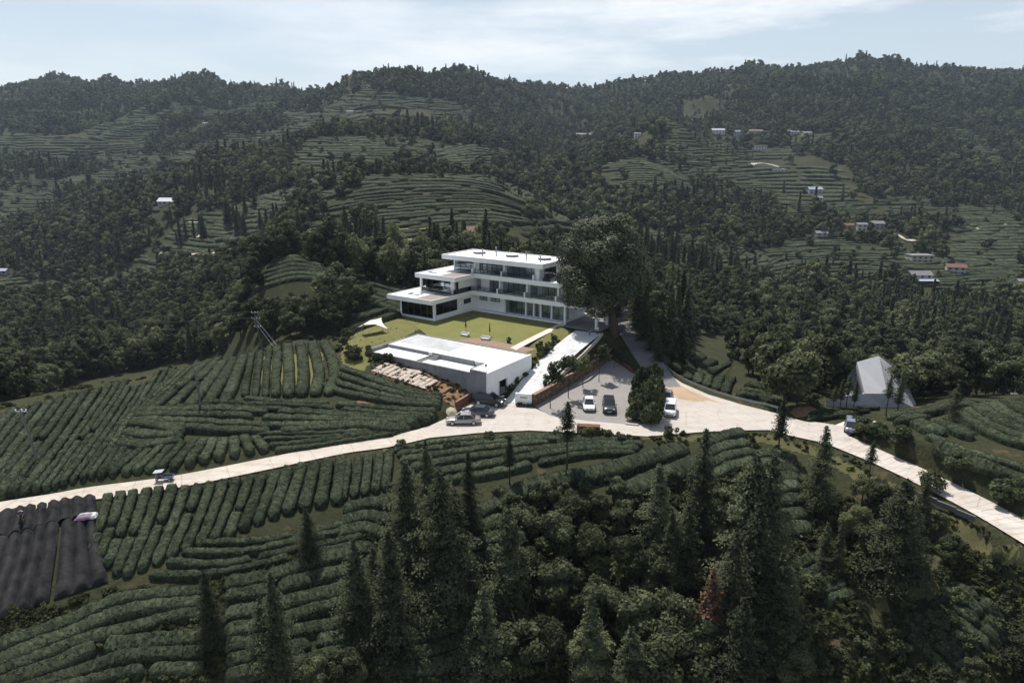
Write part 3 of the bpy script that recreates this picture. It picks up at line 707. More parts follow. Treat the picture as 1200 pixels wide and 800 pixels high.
def tea_field(desc, guides, n, w=1.35, hgt=.85, gap=.06, cut=0.0, wob=.12, seed=1, leaf=60, step=.24, k=11, trim=.0, far=False, fill=.9):
    """n rows between guide rows (read off the survey); cut = chance that a row is broken in two"""
    rg = random.Random(seed); objs = []
    wg = [GL(g, 4) for g in (guides[0], guides[-1])]
    FIELDS_XY.append([tuple(p[:2]) for p in wg[0]] + [tuple(p[:2]) for p in wg[1][::-1]])
    for i in range(n):
        px = blend_guides(guides, i / max(1, n - 1))
        pts = np.array([G(u, v) for u, v in px])
        ok = np.r_[True, np.linalg.norm(np.diff(pts[:, :2], axis=0), axis=1) < (40 if far else 9)]
        if not ok.all(): pts = pts[:np.argmin(ok)]
        if len(pts) < 3: continue
        if n > 1:          # as wide as the spacing of the rows allows
            nb = blend_guides(guides, (i + (1 if i < n - 1 else -1)) / (n - 1)); mid_ = pts[len(pts) // 2]; W_ = np.array([G(*q_) for q_ in nb[::2]])
            sp = seg_dist(np.array([mid_[0]]), np.array([mid_[1]]), W_)[0][0]; w = float(np.clip(fill * sp, .8, 9 if far else 2.7)); hgt = float(np.clip(.36 * w + .28, .65, 1.6 if far else 1.25))
        a, b = rg.uniform(0, trim), 1 - rg.uniform(0, trim)
        q = spline(pts, 5); m = len(q); q = q[int(a * m):max(int(b * m), int(a * m) + 4)]
        dd = np.gradient(q[:, :2], axis=0); dd /= np.linalg.norm(dd, axis=1)[:, None] + 1e-9
        s = np.cumsum(np.r_[0, np.linalg.norm(np.diff(q[:, :2], axis=0), axis=1)])
        off = wob * fbm2(s / 6, seed * 5.1 + i * 2.3, 12, 2); q[:, 0] += -dd[:, 1] * off; q[:, 1] += dd[:, 0] * off
        segs = [q]
        if rg.random() < cut and len(q) > 14:
            c = rg.randint(len(q) // 3, 2 * len(q) // 3); segs = [q[:c], q[c + 1:]]
        for sg in segs:
            NROW[0] += 1
            ww = w * rg.uniform(.95, 1.06); hh = hgt * rg.uniform(.9, 1.12)
            if far: objs.append((sg, ww, hh, NROW[0]))
            else:
                o = tea_row(sg, ww, hh, NROW[0], leaf, step, k)
                if o: ROWS.append((o, desc, NROW[0])); tag(o, None, 'tea row', 'clipped tea rows ' + desc)
    return objs
# ------------------------------------------------------------------ the tea fields
tea_field('running uphill at the far end of the lane', [[(-75, 598), (-30, 540), (18, 481)], [(40, 580), (85, 520), (130, 453)], [(128, 556), (165, 500), (205, 433)]], 17, cut=.3, seed=1)
tea_field('on the ridge below the wooded valley', [[(142, 500), (178, 465), (214, 431)], [(178, 483), (215, 452), (247, 424)], [(262, 478), (275, 450), (287, 416)]], 9, cut=.4, seed=2)
tea_field('with yellow grass between them near the twin-armed power pole', [[(287, 466), (291, 440), (296, 415)], [(330, 467), (330, 440), (330, 408)], [(385, 465), (392, 435), (380, 402)]], 8, w=1.2, seed=3, wob=.2, fill=.76)
tea_field('arching over the crest beside the rough meadow', [[(337, 404), (362, 412), (386, 432)], [(362, 397), (380, 405), (394, 420)]], 3, seed=4)
tea_field('curving down beside the seedbeds', [[(395, 432), (420, 440), (450, 452), (486, 464), (519, 466)], [(378, 452), (400, 462), (440, 470), (480, 476), (517, 478)]], 4, w=1.5, seed=5)
tea_field('lying level above the lane', [[(285, 469), (320, 473), (380, 475), (440, 481), (513, 487)], [(160, 484), (260, 483), (360, 488), (440, 494), (505, 495)], [(150, 500), (230, 505), (330, 508), (420, 503), (470, 507)]], 7, w=1.5, cut=.6, seed=6, wob=.35)
tea_field('between the level rows and the lane bend', [[(300, 511), (370, 511), (440, 507), (476, 505)], [(322, 531), (370, 525), (420, 517), (462, 511)]], 4, w=1.5, seed=36, wob=.3, cut=.3)
tea_field('lying level above the short lane-side rows', [[(150, 498), (190, 504), (216, 511)], [(135, 522), (170, 525), (215, 519)]], 3, w=1.5, seed=7)
tea_field('standing end-on to the lane', [[(115, 561), (135, 545), (155, 529)], [(200, 552), (215, 535), (228, 518)], [(312, 531), (305, 521), (297, 513)]], 13, w=1.4, seed=8)
tea_field('between the lane and the foreground terraces', [[(128, 581), (120, 612), (108, 648)], [(182, 573), (165, 625), (141, 682)], [(237, 569), (222, 612), (203, 655)], [(291, 559), (279, 595), (264, 633)], [(346, 547), (336, 577), (325, 607)], [(400, 537), (398, 565), (394, 593)]], 19, w=1.5, hgt=.8, cut=.25, seed=9, wob=.08)
tea_field('below the last bend of the lane', [[(408, 540), (406, 562), (402, 588)], [(457, 530), (455, 552), (452, 577)]], 5, w=1.4, seed=10)
tea_field('stepping down below the concrete junction', [[(462, 530), (520, 520), (590, 515), (650, 513)], [(470, 546), (540, 535), (610, 527), (690, 520), (756, 519)], [(520, 566), (580, 556), (640, 543), (700, 533), (745, 534)]], 6, w=1.6, hgt=.95, cut=.25, seed=11, wob=.3)
tea_field('sweeping in one long curve under the roadside stone wall', [[(590, 600), (612, 580), (650, 568), (700, 560), (750, 545), (806, 528)], [(720, 592), (760, 571), (815, 549), (835, 540)]], 2, w=1.9, hgt=1.1, seed=12)
tea_field('between the dark conifers', [[(546, 602), (568, 600), (592, 590)], [(545, 665), (565, 660), (590, 650)]], 4, w=1.6, seed=13)
tea_field('on the terraces left of the conifers', [[(232, 638), (300, 637), (350, 629), (420, 612)], [(175, 675), (250, 676), (340, 655), (430, 640)]], 4, w=1.6, hgt=1.0, cut=.4, seed=14, wob=.3)
tea_field('banked under the black netting', [[(-25, 775), (40, 748), (100, 724), (150, 703), (235, 697)], [(-25, 800), (50, 772), (110, 750), (180, 730), (240, 722)]], 3, w=2.1, hgt=1.2, seed=15, wob=.3, cut=.5)
tea_field('along the bottom of the slope', [[(-25, 818), (60, 787), (130, 759), (240, 752)], [(60, 815), (150, 790), (240, 787)]], 3, w=1.9, hgt=1.1, seed=16, wob=.4, cut=.6)
tea_field('on the lower terraces among the conifers', [[(262, 692), (310, 682), (360, 667), (440, 645)], [(262, 795), (330, 782), (400, 768), (440, 752)]], 7, w=1.7, hgt=1.0, cut=.6, seed=17, wob=.5)
tea_field('curving at the foot of the tallest conifers', [[(468, 718), (510, 705), (560, 686)], [(440, 790), (500, 786), (566, 762)]], 5, w=1.9, hgt=1.1, seed=18, wob=.3)
tea_field('tucked behind the foreground conifers', [[(402, 602), (430, 594), (462, 592)], [(395, 630), (425, 622), (455, 632)]], 3, w=1.7, hgt=1.0, seed=19)
tea_field('below the road by the lone roadside conifer', [[(822, 523), (850, 514), (875, 510)], [(835, 562), (855, 549), (885, 541)]], 4, w=1.5, seed=20, wob=.3)
tea_field('stacked between the two conifer groves', [[(885, 536), (910, 534), (935, 542)], [(900, 572), (920, 567), (938, 567)], [(905, 626), (925, 623), (952, 621)]], 8, w=1.5, hgt=.95, seed=21, wob=.4)
tea_field('in the small clearing below the conifer groves', [[(920, 673), (938, 663), (955, 653)], [(964, 709), (985, 701), (1003, 697)]], 5, w=1.5, seed=22, wob=.3)
tea_field('running down the corner below the ribbed road', [[(1052, 738), (1088, 768), (1125, 806)], [(1075, 706), (1120, 737), (1165, 775)], [(1110, 682), (1150, 706), (1195, 738)]], 8, w=1.5, hgt=.9, cut=.8, seed=23, wob=.5, trim=.15)
tea_field('fanning across the bank top above the ribbed road', [[(1122, 485), (1150, 505), (1180, 519), (1225, 530)], [(1146, 478), (1170, 495), (1215, 515)], [(1200, 473), (1225, 487), (1245, 495)]], 6, w=1.7, hgt=1.0, seed=24)
tea_field('edging the red bank above the ribbed road', [[(1085, 513), (1127, 530), (1165, 542), (1215, 557)], [(1093, 523), (1130, 539), (1165, 552), (1215, 570)]], 2, w=2.0, hgt=1.1, seed=25)
tea_field('on the corner of the bank near the faceted house', [[(1062, 493), (1085, 504), (1105, 512)], [(1100, 496), (1120, 508), (1140, 516)]], 2, w=1.7, seed=26)
tea_field('lining the plot of the faceted house', [[(948, 488), (985, 483), (1030, 480)], [(946, 495), (985, 489), (1008, 486)]], 3, w=1.5, seed=27)
tea_field('bordering the path behind the bank', [[(1040, 493), (1080, 488), (1105, 482), (1145, 478)], [(1046, 499), (1070, 496), (1084, 493)]], 2, w=1.6, seed=28)
tea_field('zigzagging behind the guard rail', [[(798, 408), (824, 400), (850, 391)], [(824, 441), (844, 433), (866, 425)]], 5, w=1.6, hgt=1.1, seed=29)
tea_field('standing end-on to the guard rail', [[(806, 446), (808, 438), (811, 432)], [(850, 463), (852, 453), (858, 445)]], 5, w=1.7, seed=30)
tea_field('near the sunlit bend of the back road', [[(778, 428), (781, 415), (785, 404)], [(792, 437), (794, 427), (798, 417)]], 2, w=1.7, hgt=1.1, seed=31)
tea_field('level behind the end of the guard rail', [[(862, 466), (888, 470), (912, 478)], [(872, 455), (896, 460), (922, 468)]], 3, w=1.5, seed=32)
tea_field('on the smooth slope left of the villa', [[(400, 348), (440, 357), (475, 370)], [(405, 326), (440, 333), (490, 346)]], 6, w=2.2, hgt=1.0, seed=33, step=.4)
tea_field('bulging between the villa and the wood', [[(413, 364), (440, 359), (462, 353)], [(412, 388), (440, 381), (466, 371)]], 3, w=2.4, hgt=1.5, seed=34)
tea_field('on the round knoll behind the wood', [[(300, 338), (350, 327), (398, 333)], [(318, 309), (350, 303), (388, 319)]], 6, w=2.4, hgt=1.0, seed=35, step=.5, leaf=12)
NEAR_ROWS = len(ROWS)
OPEN_THR = (-.5, -.15, -.2)
BIAS = [(*G(u, v)[:2], rx_, ry_, k_) for u, v, rx_, ry_, k_ in ((1080, 312, 130, 70, .5), (1000, 290, 60, 40, .35), (900, 215, 140, 150, .35), (430, 165, 110, 110, .3), (280, 270, 50, 60, .4), (60, 165, 300, 150, .2), (840, 170, 90, 60, .3), (670, 270, 40, 60, .3), (1150, 330, 70, 50, .4))]
def open_land(x, y):
    b = 0
    for bx_, by_, rx_, ry_, k_ in BIAS: b = b + .5 * k_ * np.exp(-((x - bx_) / rx_) ** 2 - ((y - by_) / ry_) ** 2)
    return open_noise(x, y) - b
def open_noise(x, y): return fbm2(x / (75 + y * .06), y / (34 + y * .04), 61, 3)
N_NEARF = len(FIELDS_XY)
FARROWS = []
for desc, g, nn_, sd_ in (('on the stepped hillside straight behind the villa', [[(372, 232), (440, 211), (560, 213), (628, 240)], [(345, 268), (440, 258), (560, 250), (640, 262)], [(330, 302), (420, 308), (500, 302), (600, 287)]], 24, 41),
                          ('on the stepped slope over the winding white path', [[(285, 243), (310, 240), (335, 240)], [(262, 263), (300, 262), (338, 259)], [(200, 297), (270, 295), (330, 284)]], 10, 42),
                          ('high on the hill under the middle summit', [[(505, 180), (555, 168), (597, 178)], [(512, 201), (560, 202), (604, 198)]], 11, 43),
                          ('on the left of the far village', [[(700, 195), (750, 190), (790, 205)], [(700, 228), (800, 230), (872, 242)]], 15, 44),
                          ('below the far village', [[(860, 188), (940, 182), (990, 192)], [(890, 236), (960, 240), (1030, 238)], [(930, 262), (980, 263), (1036, 258)]], 25, 45),
                          ('under the short pale road on the right', [[(1115, 268), (1160, 263), (1220, 262)], [(1105, 307), (1160, 311), (1220, 310)]], 14, 46),
                          ('near the crest of the middle hill', [[(400, 132), (440, 124), (500, 130)], [(390, 152), (440, 144), (505, 147)]], 5, 47),
                          ('on the pale far slope at the left', [[(0, 160), (80, 158), (150, 165)], [(-20, 182), (100, 184), (205, 174)]], 9, 48),
                          ('on the right beyond the faceted house', [[(1140, 393), (1170, 397), (1215, 402)], [(1130, 436), (1170, 438), (1205, 433)]], 5, 49),
                          ('on the slope falling right of the villa', [[(612, 264), (650, 260), (690, 268)], [(604, 300), (650, 297), (690, 302)]], 6, 50)):
    for sg, ww, hh, k in tea_field(desc, g, nn_, 2.2, 1.15, cut=.8, seed=sd_, wob=1.6, far=True, trim=.25, fill=.8):
        FARROWS.append((float(np.mean(sg[:, 1])), sg, ww, hh, k, desc))
FARROWS.sort(key=lambda t: t[0])
SV, SF, SA, off = [], [], [], 0
for i, (Y, sg, ww, hh, k, desc) in enumerate(FARROWS):
    if len(ROWS) < 296:
        o = tea_row(sg, ww, hh, k, 3, .7, 7, 'tea_far')
        if o: ROWS.append((o, desc, k)); tag(o, None, 'tea row', 'clipped tea rows ' + desc)
    else:
        r = tea_row(sg, ww, hh, k, 0, 1.4, 6, 'tea_far', obj=False)
        if r: SV.append(r[0]); SF.append(r[1] + off); SA.append(r[2]); off += len(r[0])
# hedge lines along the contours of the open slopes, seen across the valley
def hedge_lines(y0, y1, cell, seed, thr, wr):
    global off
    g = np.random.default_rng(seed); ys = np.arange(y0, y1, cell * .8); x = np.concatenate([np.arange(-.85 * y, .85 * y, cell * 3.2) + g.uniform(-cell, cell, len(np.arange(-.85 * y, .85 * y, cell * 3.2))) for y in ys]); y = np.concatenate([np.full(len(np.arange(-.85 * q, .85 * q, cell * 3.2)), q) for q in ys]) + g.uniform(-.3, .3, len(x)) * cell
    ok = open_land(x, y) < thr + .04
    for q in FIELDS_XY: ok &= ~in_poly(x, y, q)
    for x0, y0_ in zip(x[ok], y[ok]):
        n_ = g.integers(3, 13); pts = [(x0, y0_)]
        for k in range(n_):
            px, py = pts[-1]; gx = float(H(px + 4, py) - H(px - 4, py)); gy = float(H(px, py + 4) - H(px, py - 4)); l_ = math.hypot(gx, gy) + 1e-6; s_ = 1 if gy >= 0 else -1
            pts.append((px + s_ * gy / l_ * 3.6, py - s_ * gx / l_ * 3.6))
        NROW[0] += 1; r = tea_row(np.array(pts), g.uniform(*wr), g.uniform(1.0, 1.7), NROW[0], 0, 1.8, 6, obj=False)
        if r: SV.append(r[0]); SF.append(r[1] + off); SA.append(r[2]); off += len(r[0])
hedge_lines(210, 330, 4.0, 3, OPEN_THR[0], (1.6, 2.6)); hedge_lines(330, 620, 4.4, 1, OPEN_THR[1], (1.8, 3.6)); hedge_lines(620, 1100, 6.2, 2, OPEN_THR[2], (2.6, 5.0))
if SV: tag(put(bpy.data.objects.new('distant_tea_terraces', grid_mesh('distant_tea_terraces', np.vstack(SV), np.vstack(SF), MAT['tea_far'], True, np.concatenate(SA)))), kind='stuff')
cnt = {}
for o, desc, k in ROWS:
    cnt[desc] = cnt.get(desc, 0) + 1; o['label'] = ordw(cnt[desc]) + ' clipped tea row of those ' + desc
# yellow grass between the rows by the power pole, bare soil at a few spots
drape('bare_soil', [tuple(G(u, v)[:2]) for u, v in ((415, 470), (430, 462), (447, 470), (436, 478), (420, 476))], 'soil', .3, .05)
drape('dry_grass', [tuple(G(u, v)[:2]) for u, v in ((300, 452), (304, 418), (380, 412), (384, 455))], 'rough_grass', .5, .03)
drape('verge', [tuple(G(u, v)[:2]) for u, v in ((440, 527), (560, 510), (700, 511), (820, 509), (900, 506), (960, 522), (1030, 558), (1100, 594), (1200, 640), (1200, 670), (1130, 640), (1090, 615), (1020, 575), (950, 535), (880, 514), (800, 519), (700, 516), (560, 514), (450, 531))], 'dry_verge', .4, .03, rag=.9)
drape('planted_slope', [tuple(G(u, v)[:2]) for u, v in ((630, 456), (660, 441), (690, 424), (713, 406), (708, 393), (686, 413), (657, 441), (632, 468))], 'rough_grass', .3, .05)
drape('planted_bed', [tuple(G(u, v)[:2]) for u, v in ((606, 411), (632, 396), (660, 382), (670, 396), (648, 418), (634, 430), (616, 446), (600, 458), (606, 440), (620, 420))], 'rough_grass', .3, .05)
drape('clearing', [tuple(G(u, v)[:2]) for u, v in ((1040, 640), (1100, 645), (1130, 690), (1120, 720), (1060, 700), (1020, 740), (1015, 700))], 'dry_verge', .5, .05, rag=1.5)
drape('glade', [tuple(G(u, v)[:2]) for u, v in ((610, 660), (650, 670), (640, 720), (600, 760), (585, 700))], 'dry_verge', .5, .05, rag=1.2)
BANK = [tuple(G(u, v)[:2]) for u, v in ((1005, 514), (1040, 531), (1100, 560), (1150, 586), (1210, 618))] + [tuple(p[:2]) for p in (Gz(1230, 600, .2), Gz(1180, 575, .9), Gz(1150, 560, 1.3), Gz(1095, 533, 1.9), Gz(1045, 514, 1.9), Gz(1012, 505, .6))]
drape('earth_bank', BANK, 'red_earth', .3, .06, rag=.5, bump=.15)

# ------------------------------------------------------------------ black shade netting stretched over tea rows
def netting(desc, guides, t0, t1, v0, v1, nrow, seed):
    na, nb = 150, 70; V = []
    rows = [blend_guides(guides, t) for t in np.linspace(t0, t1, 14)]
    W = np.array([[G(u, v) for u, v in resample(r, 1e-9 + np.linalg.norm(np.diff(r, axis=0), axis=1).sum() / 13.001)[:14]] for r in rows])   # 14 x 14 x 3
    tt = np.linspace(0, 13, na); ss = np.linspace(v0 * 13, v1 * 13, nb)
    i = np.clip(tt.astype(int), 0, 12); f = (tt - i)[:, None]; A = W[i] * (1 - f)[..., None] + W[i + 1] * f[..., None]
    j = np.clip(ss.astype(int), 0, 12); f = (ss - j)[None, :, None]; A = A[:, j] * (1 - f) + A[:, j + 1] * f
    X0_, Y0_ = A[..., 0], A[..., 1]
    ph = np.linspace(0, nrow, na)[:, None] + .10 * fbm2(np.linspace(0, 6, nb)[None, :], seed, 3, 2)
    fade = smooth(np.minimum(ss, 13.0 - ss)[None, :] / .5 + .12); prof = fade * np.abs(np.sin(math.pi * (ph + .12 * fbm2(X0_ / 2.2, Y0_ / 2.2, 15, 2)))) ** .9 * (1 + .25 * fbm2(ph * 1.0, seed, 8, 2))
    X, Y = A[..., 0], A[..., 1]
    Z = H(X, Y) + .10 + .52 * prof + .05 * fbm2(X / .5, Y / .5, 5, 3) + .12 * fbm2(X / 2.4, Y / 2.4, 6, 2)
    ii = np.arange(na * nb).reshape(na, nb); Fc = np.stack([ii[:-1, :-1], ii[1:, :-1], ii[1:, 1:], ii[:-1, 1:]], -1).reshape(-1, 4)
    o = put(bpy.data.objects.new('shade_net', grid_mesh('shade_net', np.stack([X, Y, Z], -1).reshape(-1, 3), Fc, MAT['shade_cloth'])))
    sol = o.modifiers.new('thickness', 'SOLIDIFY'); sol.thickness = .02
    tag(o, desc, 'shade net', 'black shade nets over the tea'); return W
NG = [[(-75, 615), (-95, 660), (-130, 765)], [(15, 597), (0, 650), (-30, 740)], [(60, 588), (55, 640), (40, 712)], [(112, 581), (116, 625), (127, 683)]]
netting('black shade net spread over tea rows below its folded seam', NG, .0, .735, .245, 1, 8, 1)
netting('narrow black shade net next to the uncovered tea rows', NG, .755, 1, .245, 1, 3, 2)
netting('short black shade net beside the lane above the seam', NG, .0, 1, 0, .235, 11, 3)
NETXY = [tuple(G(u, v)[:2]) for u, v in ((-80, 618), (112, 582), (127, 685), (-30, 745), (-120, 770))]
FIELDS_XY.append(NETXY)
# ------------------------------------------------------------------ the villa
def part(mb, name, mat, par, bevel=0): return mb.build(name, MAT[mat] if isinstance(mat, str) else [MAT[k] for k in mat], par, bevel=bevel)
V_ = empty('villa', (hI[0], hI[1], 0), hA, 'large white three storey villa with stepped flat slabs behind the lawn', 'villa')
part(MB().box(-10.2, 0, -12.1, 0, 4.85, 5.3).box(0, 21.9, 0, 10.2, 4.85, 5.3).box(-10.2, 0, 0, 10.2, 4.85, 5.3).box(-9.6, -.5, -11.5, 0, 3.6, 4.85).box(-9.6, 21.4, .5, 10, 3.6, 4.85), 'plinth', 'white_paint', V_)
def slab(main, wing, z0, z1, extra=None):
    m = MB(); m.box(*main, z0, z1)
    if wing: m.box(*wing, z0, z1)
    if extra: m.box(*extra)
    s = part(m, 'floor_slab', 'white_roof', V_)
    return s
def rim(par, rects, z, t=.22, h=.14):
    m = MB()
    for x0, x1, y0, y1 in rects: m.box(x0, x1, y0, y1, z, z + h)
    part(m, 'parapet', 'white_paint', par)
s1 = slab((-11.4, 21.8, -.6, 10.3), (-11.4, .6, -13.6, -.602), 8.5, 9.26)
rim(s1, [(-11.4, .6, -13.6, -13.4), (-11.4, -11.2, -13.398, 10.3), (.4, .6, -13.398, -.6), (.602, 21.8, -.6, -.4)], 9.26)
part(MB().box(-4.2, .3, -13.2, -7.6, 9.26, 9.30).box(-4.2, .3, -7.598, -.2, 9.26, 9.295), 'terrace_floor', 'terrace_wood', s1)
for x0, y0 in ((-8.5, -10.5), (-6, -6.5)): part(MB().box(x0, x0 + 2.6, y0, y0 + .12, 9.262, 9.42).box(x0, x0 + .12, y0 + .122, y0 + 1.8, 9.262, 9.42).box(x0 + 2.48, x0 + 2.6, y0 + .122, y0 + 1.8, 9.262, 9.42), 'skylight_curb', 'concrete_grey', s1)
s2 = slab((-9.5, 22.3, -.8, 10.3), (-9.5, 1.3, -7.1, -.802), 12.15, 12.92)
rim(s2, [(-9.5, 1.3, -7.1, -6.9), (-9.5, -9.3, -6.898, 10.3), (1.1, 1.3, -6.898, -.8), (1.302, 22.3, -.8, -.6), (22.1, 22.3, -.598, 10.3)], 12.92)
part(MB().box(-3.6, 1.0, -6.8, 1.0, 12.92, 12.96), 'terrace_floor', 'terrace_wood', s2)
part(MB().box(17.2, 22.0, -.5, 9.8, 12.92, 12.955), 'terrace_floor', 'pool_deck_white', s2)
part(MB().box(-8.2, -5.6, -4.6, -4.48, 12.922, 13.06).box(-8.2, -8.08, -4.478, -2.8, 12.922, 13.06), 'skylight_curb', 'concrete_grey', s2)
rf = part(MB().box(-7.4, 17.9, -.9, 9.9, 15.45, 16.2), 'roof', 'white_roof', V_)
rim(rf, [(-7.4, 17.9, -.9, -.68), (-7.4, 17.9, 9.68, 9.9), (-7.4, -7.18, -.678, 9.678), (17.68, 17.9, -.678, 9.678)], 16.2, h=.2)
for x in (-2.6, 6.0, 14.0):
    m = MB().disc((x, 6.0, 16.4), 'z', 0, 1.35, .42, 28, 0); part(m, 'skylight_drum', 'concrete_grey', rf)
    part(MB().disc((x, 6.0, 16.66), 'z', 0, 1.42, .09, 28), 'skylight_lid', 'white_paint', rf)
for x, y, h in ((1.0, 2.4, 1.5), (3.2, 4.2, 1.9), (11.8, 2.6, 1.7), (15.4, 2.2, 1.2)):
    part(MB().tube([(x, y, 16.2), (x, y, 16.2 + h)], .13, 8).disc((x, y, 16.2 + h + .06), 'z', 0, .22, .1, 10), 'vent_pipe', 'galvanised', rf)
can = part(MB().box(21.802, 30.4, -.6, 7.5, 8.62, 9.2), 'canopy', 'white_paint', V_)
part(MB().box(21.9, 30.2, -.4, -.2, 9.2, 9.36).box(30.0, 30.2, -.198, 7.3, 9.2, 9.36), 'canopy_edge', 'white_paint', can)
for x, y in ((29.2, .3), (29.2, 4.6), (22.4, .3)): part(MB().box(x - .2, x + .2, y - .2, y + .2, 4.9, 8.62), 'column', 'white_paint', V_)
part(MB().box(-9.7, -9.3, -11.6, -11.2, 5.3, 8.5), 'column', 'white_paint', V_)
part(MB().box(-.75, -.3, -11.75, -11.3, 5.3, 8.5), 'column', 'white_paint', V_)
part(MB().box(-8.9, -8.5, -6.3, -5.9, 9.26, 12.15), 'column', 'white_paint', V_)
part(MB().box(21.2, 30.4, -1.2, 9, 4.86, 4.98), 'porch_floor', 'concrete_grey', V_)
# ground floor walls
part(MB().box(-10, -.3, 9.6, 9.9, 5.3, 8.5).box(-.3, 21.4, 9.6, 9.9, 5.3, 8.5).box(21.1, 21.4, 4, 9.598, 5.3, 8.5).box(.15, 7.2, 1.3, 1.6, 5.3, 8.5).box(-.3, .148, -3.6, 1.6, 5.3, 8.5).box(-9.9, -9.6, -3.4, 9.598, 5.3, 8.5)
     .box(-.5, -.302, -4.6, -3.6, 5.3, 8.5).box(-.55, -.25, -11.2, -4.602, 5.3, 5.9).box(7.202, 7.4, 1.3, 2.4, 5.3, 8.5).box(-9.6, 21.1, 5.6, 5.8, 5.3, 8.48), 'ground_floor_wall', 'white_paint', V_)
for x in (12.5, 14.4, 16.0, 18.6): part(MB().box(x - .16, x + .16, 1.45, 1.8, 5.3, 8.5), 'column', 'white_paint', V_)
# upper walls
part(MB().box(-7.6, 21.0, 9.4, 9.7, 9.26, 12.15).box(20.7, 21.0, 1.5, 9.398, 9.26, 12.15).box(1.3, 3.4, 1.4, 1.7, 9.26, 12.15).box(-8.3, -8.0, .2, 9.398, 9.26, 12.15).box(-.3, .0, -4.4, 1.7, 9.26, 12.15).box(-1.2, -.302, -5.6, -5.2, 9.26, 12.15)
     .box(-8.0, 20.7, 5.6, 5.75, 9.26, 12.15), 'first_floor_wall', 'white_paint', V_)
part(MB().box(-5.9, 16.4, 9.3, 9.6, 12.92, 15.45).box(15.6, 16.4, .3, 9.298, 12.92, 15.45).box(-5.9, -5.6, 1.3, 9.298, 12.92, 15.45).box(.1, 1.0, 1.0, 1.3, 12.92, 15.45).box(-5.6, 15.6, 5.6, 5.75, 12.92, 15.45), 'second_floor_wall', 'white_paint', V_)
for lvl, xs in ((9.26, (6.5, 13.2, 20.4)), (12.92, (.1, 7.6, 15.2))):
    for x in xs:
        z1 = 12.15 if lvl < 10 else 15.45
        part(MB().box(x, x + .35, .55, 2.0, lvl, z1).box(x, x + .35, -.35, .548, lvl, lvl + 1.1), 'balcony_fin', 'white_paint', V_)
def glazing(x0, x1, y, z0, z1, bays, along='x', curtains=(), name='window'):
    """framed glass wall with posts; curtains hang inside"""
    f = MB(); g = MB(); c = MB()
    B = (lambda m, a, b, t0, t1, q0, q1: m.box(a, b, y + t0, y + t1, q0, q1)) if along == 'x' else (lambda m, a, b, t0, t1, q0, q1: m.box(y - t1, y - t0, a, b, q0, q1))
    for k in range(bays + 1):
        a = x0 + (x1 - x0) * k / bays; B(f, a - .04, a + .04, -.05, .05, z0, z1)
    B(f, x0 + .041, x1 - .041, -.045, .045, z0, z0 + .08); B(f, x0 + .041, x1 - .041, -.045, .045, z1 - .1, z1)
    B(g, x0 + .05, x1 - .05, -.01, .01, z0 + .081, z1 - .101)
    w = part(f, name, 'frame_dark', V_); part(g, 'glass', 'glass', w)
    for a, b in curtains:
        n_ = int((b - a) / .16) + 1
        for q in range(n_): B(c, a + (b - a) * q / n_, a + (b - a) * (q + .8) / n_, .12 + .06 * (q % 2), .18 + .06 * (q % 2), z0 + .1, z1 - .06)
    if curtains: part(c, 'curtain', 'curtain', w)
glazing(7.5, 21.2, 1.9, 5.3, 8.5, 11, 'x', ((7.6, 8.1), (11.9, 12.9), (13.6, 14.6), (15.3, 16.3), (18.0, 19.0), (20.2, 21.1)))
glazing(-9.3, -.75, -11.5, 5.3, 8.5, 5, 'x', ((-9.2, -8.2), (-6.6, -5.6), (-3.9, -.9)))  # pale wing curtains added to stand in for the bright room behind
glazing(-11.2, -4.6, -.42, 5.9, 8.5, 3, 'y', ((-11.1, -10.4), (-5.2, -4.7)))
glazing(-11.2, -3.4, -9.75, 5.3, 8.5, 5, 'y')
glazing(1.0, 2.9, 1.27, 7.2, 8.05, 2, 'x'); glazing(3.9, 6.2, 1.27, 7.2, 8.05, 2, 'x')
glazing(-3.1, -.9, .2, 6.9, 7.9, 2, 'y')
glazing(-8.0, -1.2, -5.4, 9.26, 12.15, 4, 'x', ((-5.2, -4.4),)); glazing(-5.0, -.9, -.12, 9.26, 12.15, 2, 'y', ((-4.9, -4.0),))
glazing(3.4, 6.5, 1.6, 9.26, 12.15, 3, 'x', ((5.7, 6.4),)); glazing(6.85, 13.2, 1.7, 9.26, 12.15, 5, 'x', ((6.9, 7.6), (11.9, 13.1))); glazing(13.55, 20.4, 1.7, 9.26, 12.15, 5, 'x', ((15.1, 16.6), (19.6, 20.3)))
glazing(-5.6, .1, 1.4, 12.92, 15.45, 4, 'x', ((-5.5, -4.9),)); glazing(.45, 7.6, 1.5, 12.92, 15.45, 6, 'x', ((1.2, 3.9), (6.3, 7.1))); glazing(7.95, 15.2, 1.5, 12.92, 15.45, 5, 'x', ((8.0, 8.3), (13.2, 15.1)))
glazing(2.2, 6.5, 16.45, 12.92, 15.2, 3, 'y')
def railing(pts, z, h=1.0):
    m = MB(); g = MB()
    for (x0, y0), (x1, y1) in zip(pts[:-1], pts[1:]):
        L_ = math.hypot(x1 - x0, y1 - y0); k = max(1, int(L_ / 1.6))
        for q in range(k + 1):
            x, y = x0 + (x1 - x0) * q / k, y0 + (y1 - y0) * q / k; m.box(x - .025, x + .025, y - .025, y + .025, z, z + h)
        m.tube([(x0, y0, z + h), (x1, y1, z + h)], .035, 6)
        g.prism([(x0, y0 + .012), (x1, y1 + .012), (x1 + .012, y1), (x0 + .012, y0)], z + .08, z + h - .05)
    r = part(m, 'balustrade', 'frame_dark', V_); part(g, 'glass', 'glass', r)
railing([(1.6, -.25), (6.4, -.25)], 9.3); railing([(6.9, -.25), (13.1, -.25)], 9.3); railing([(13.6, -.25), (20.3, -.25)], 9.3)
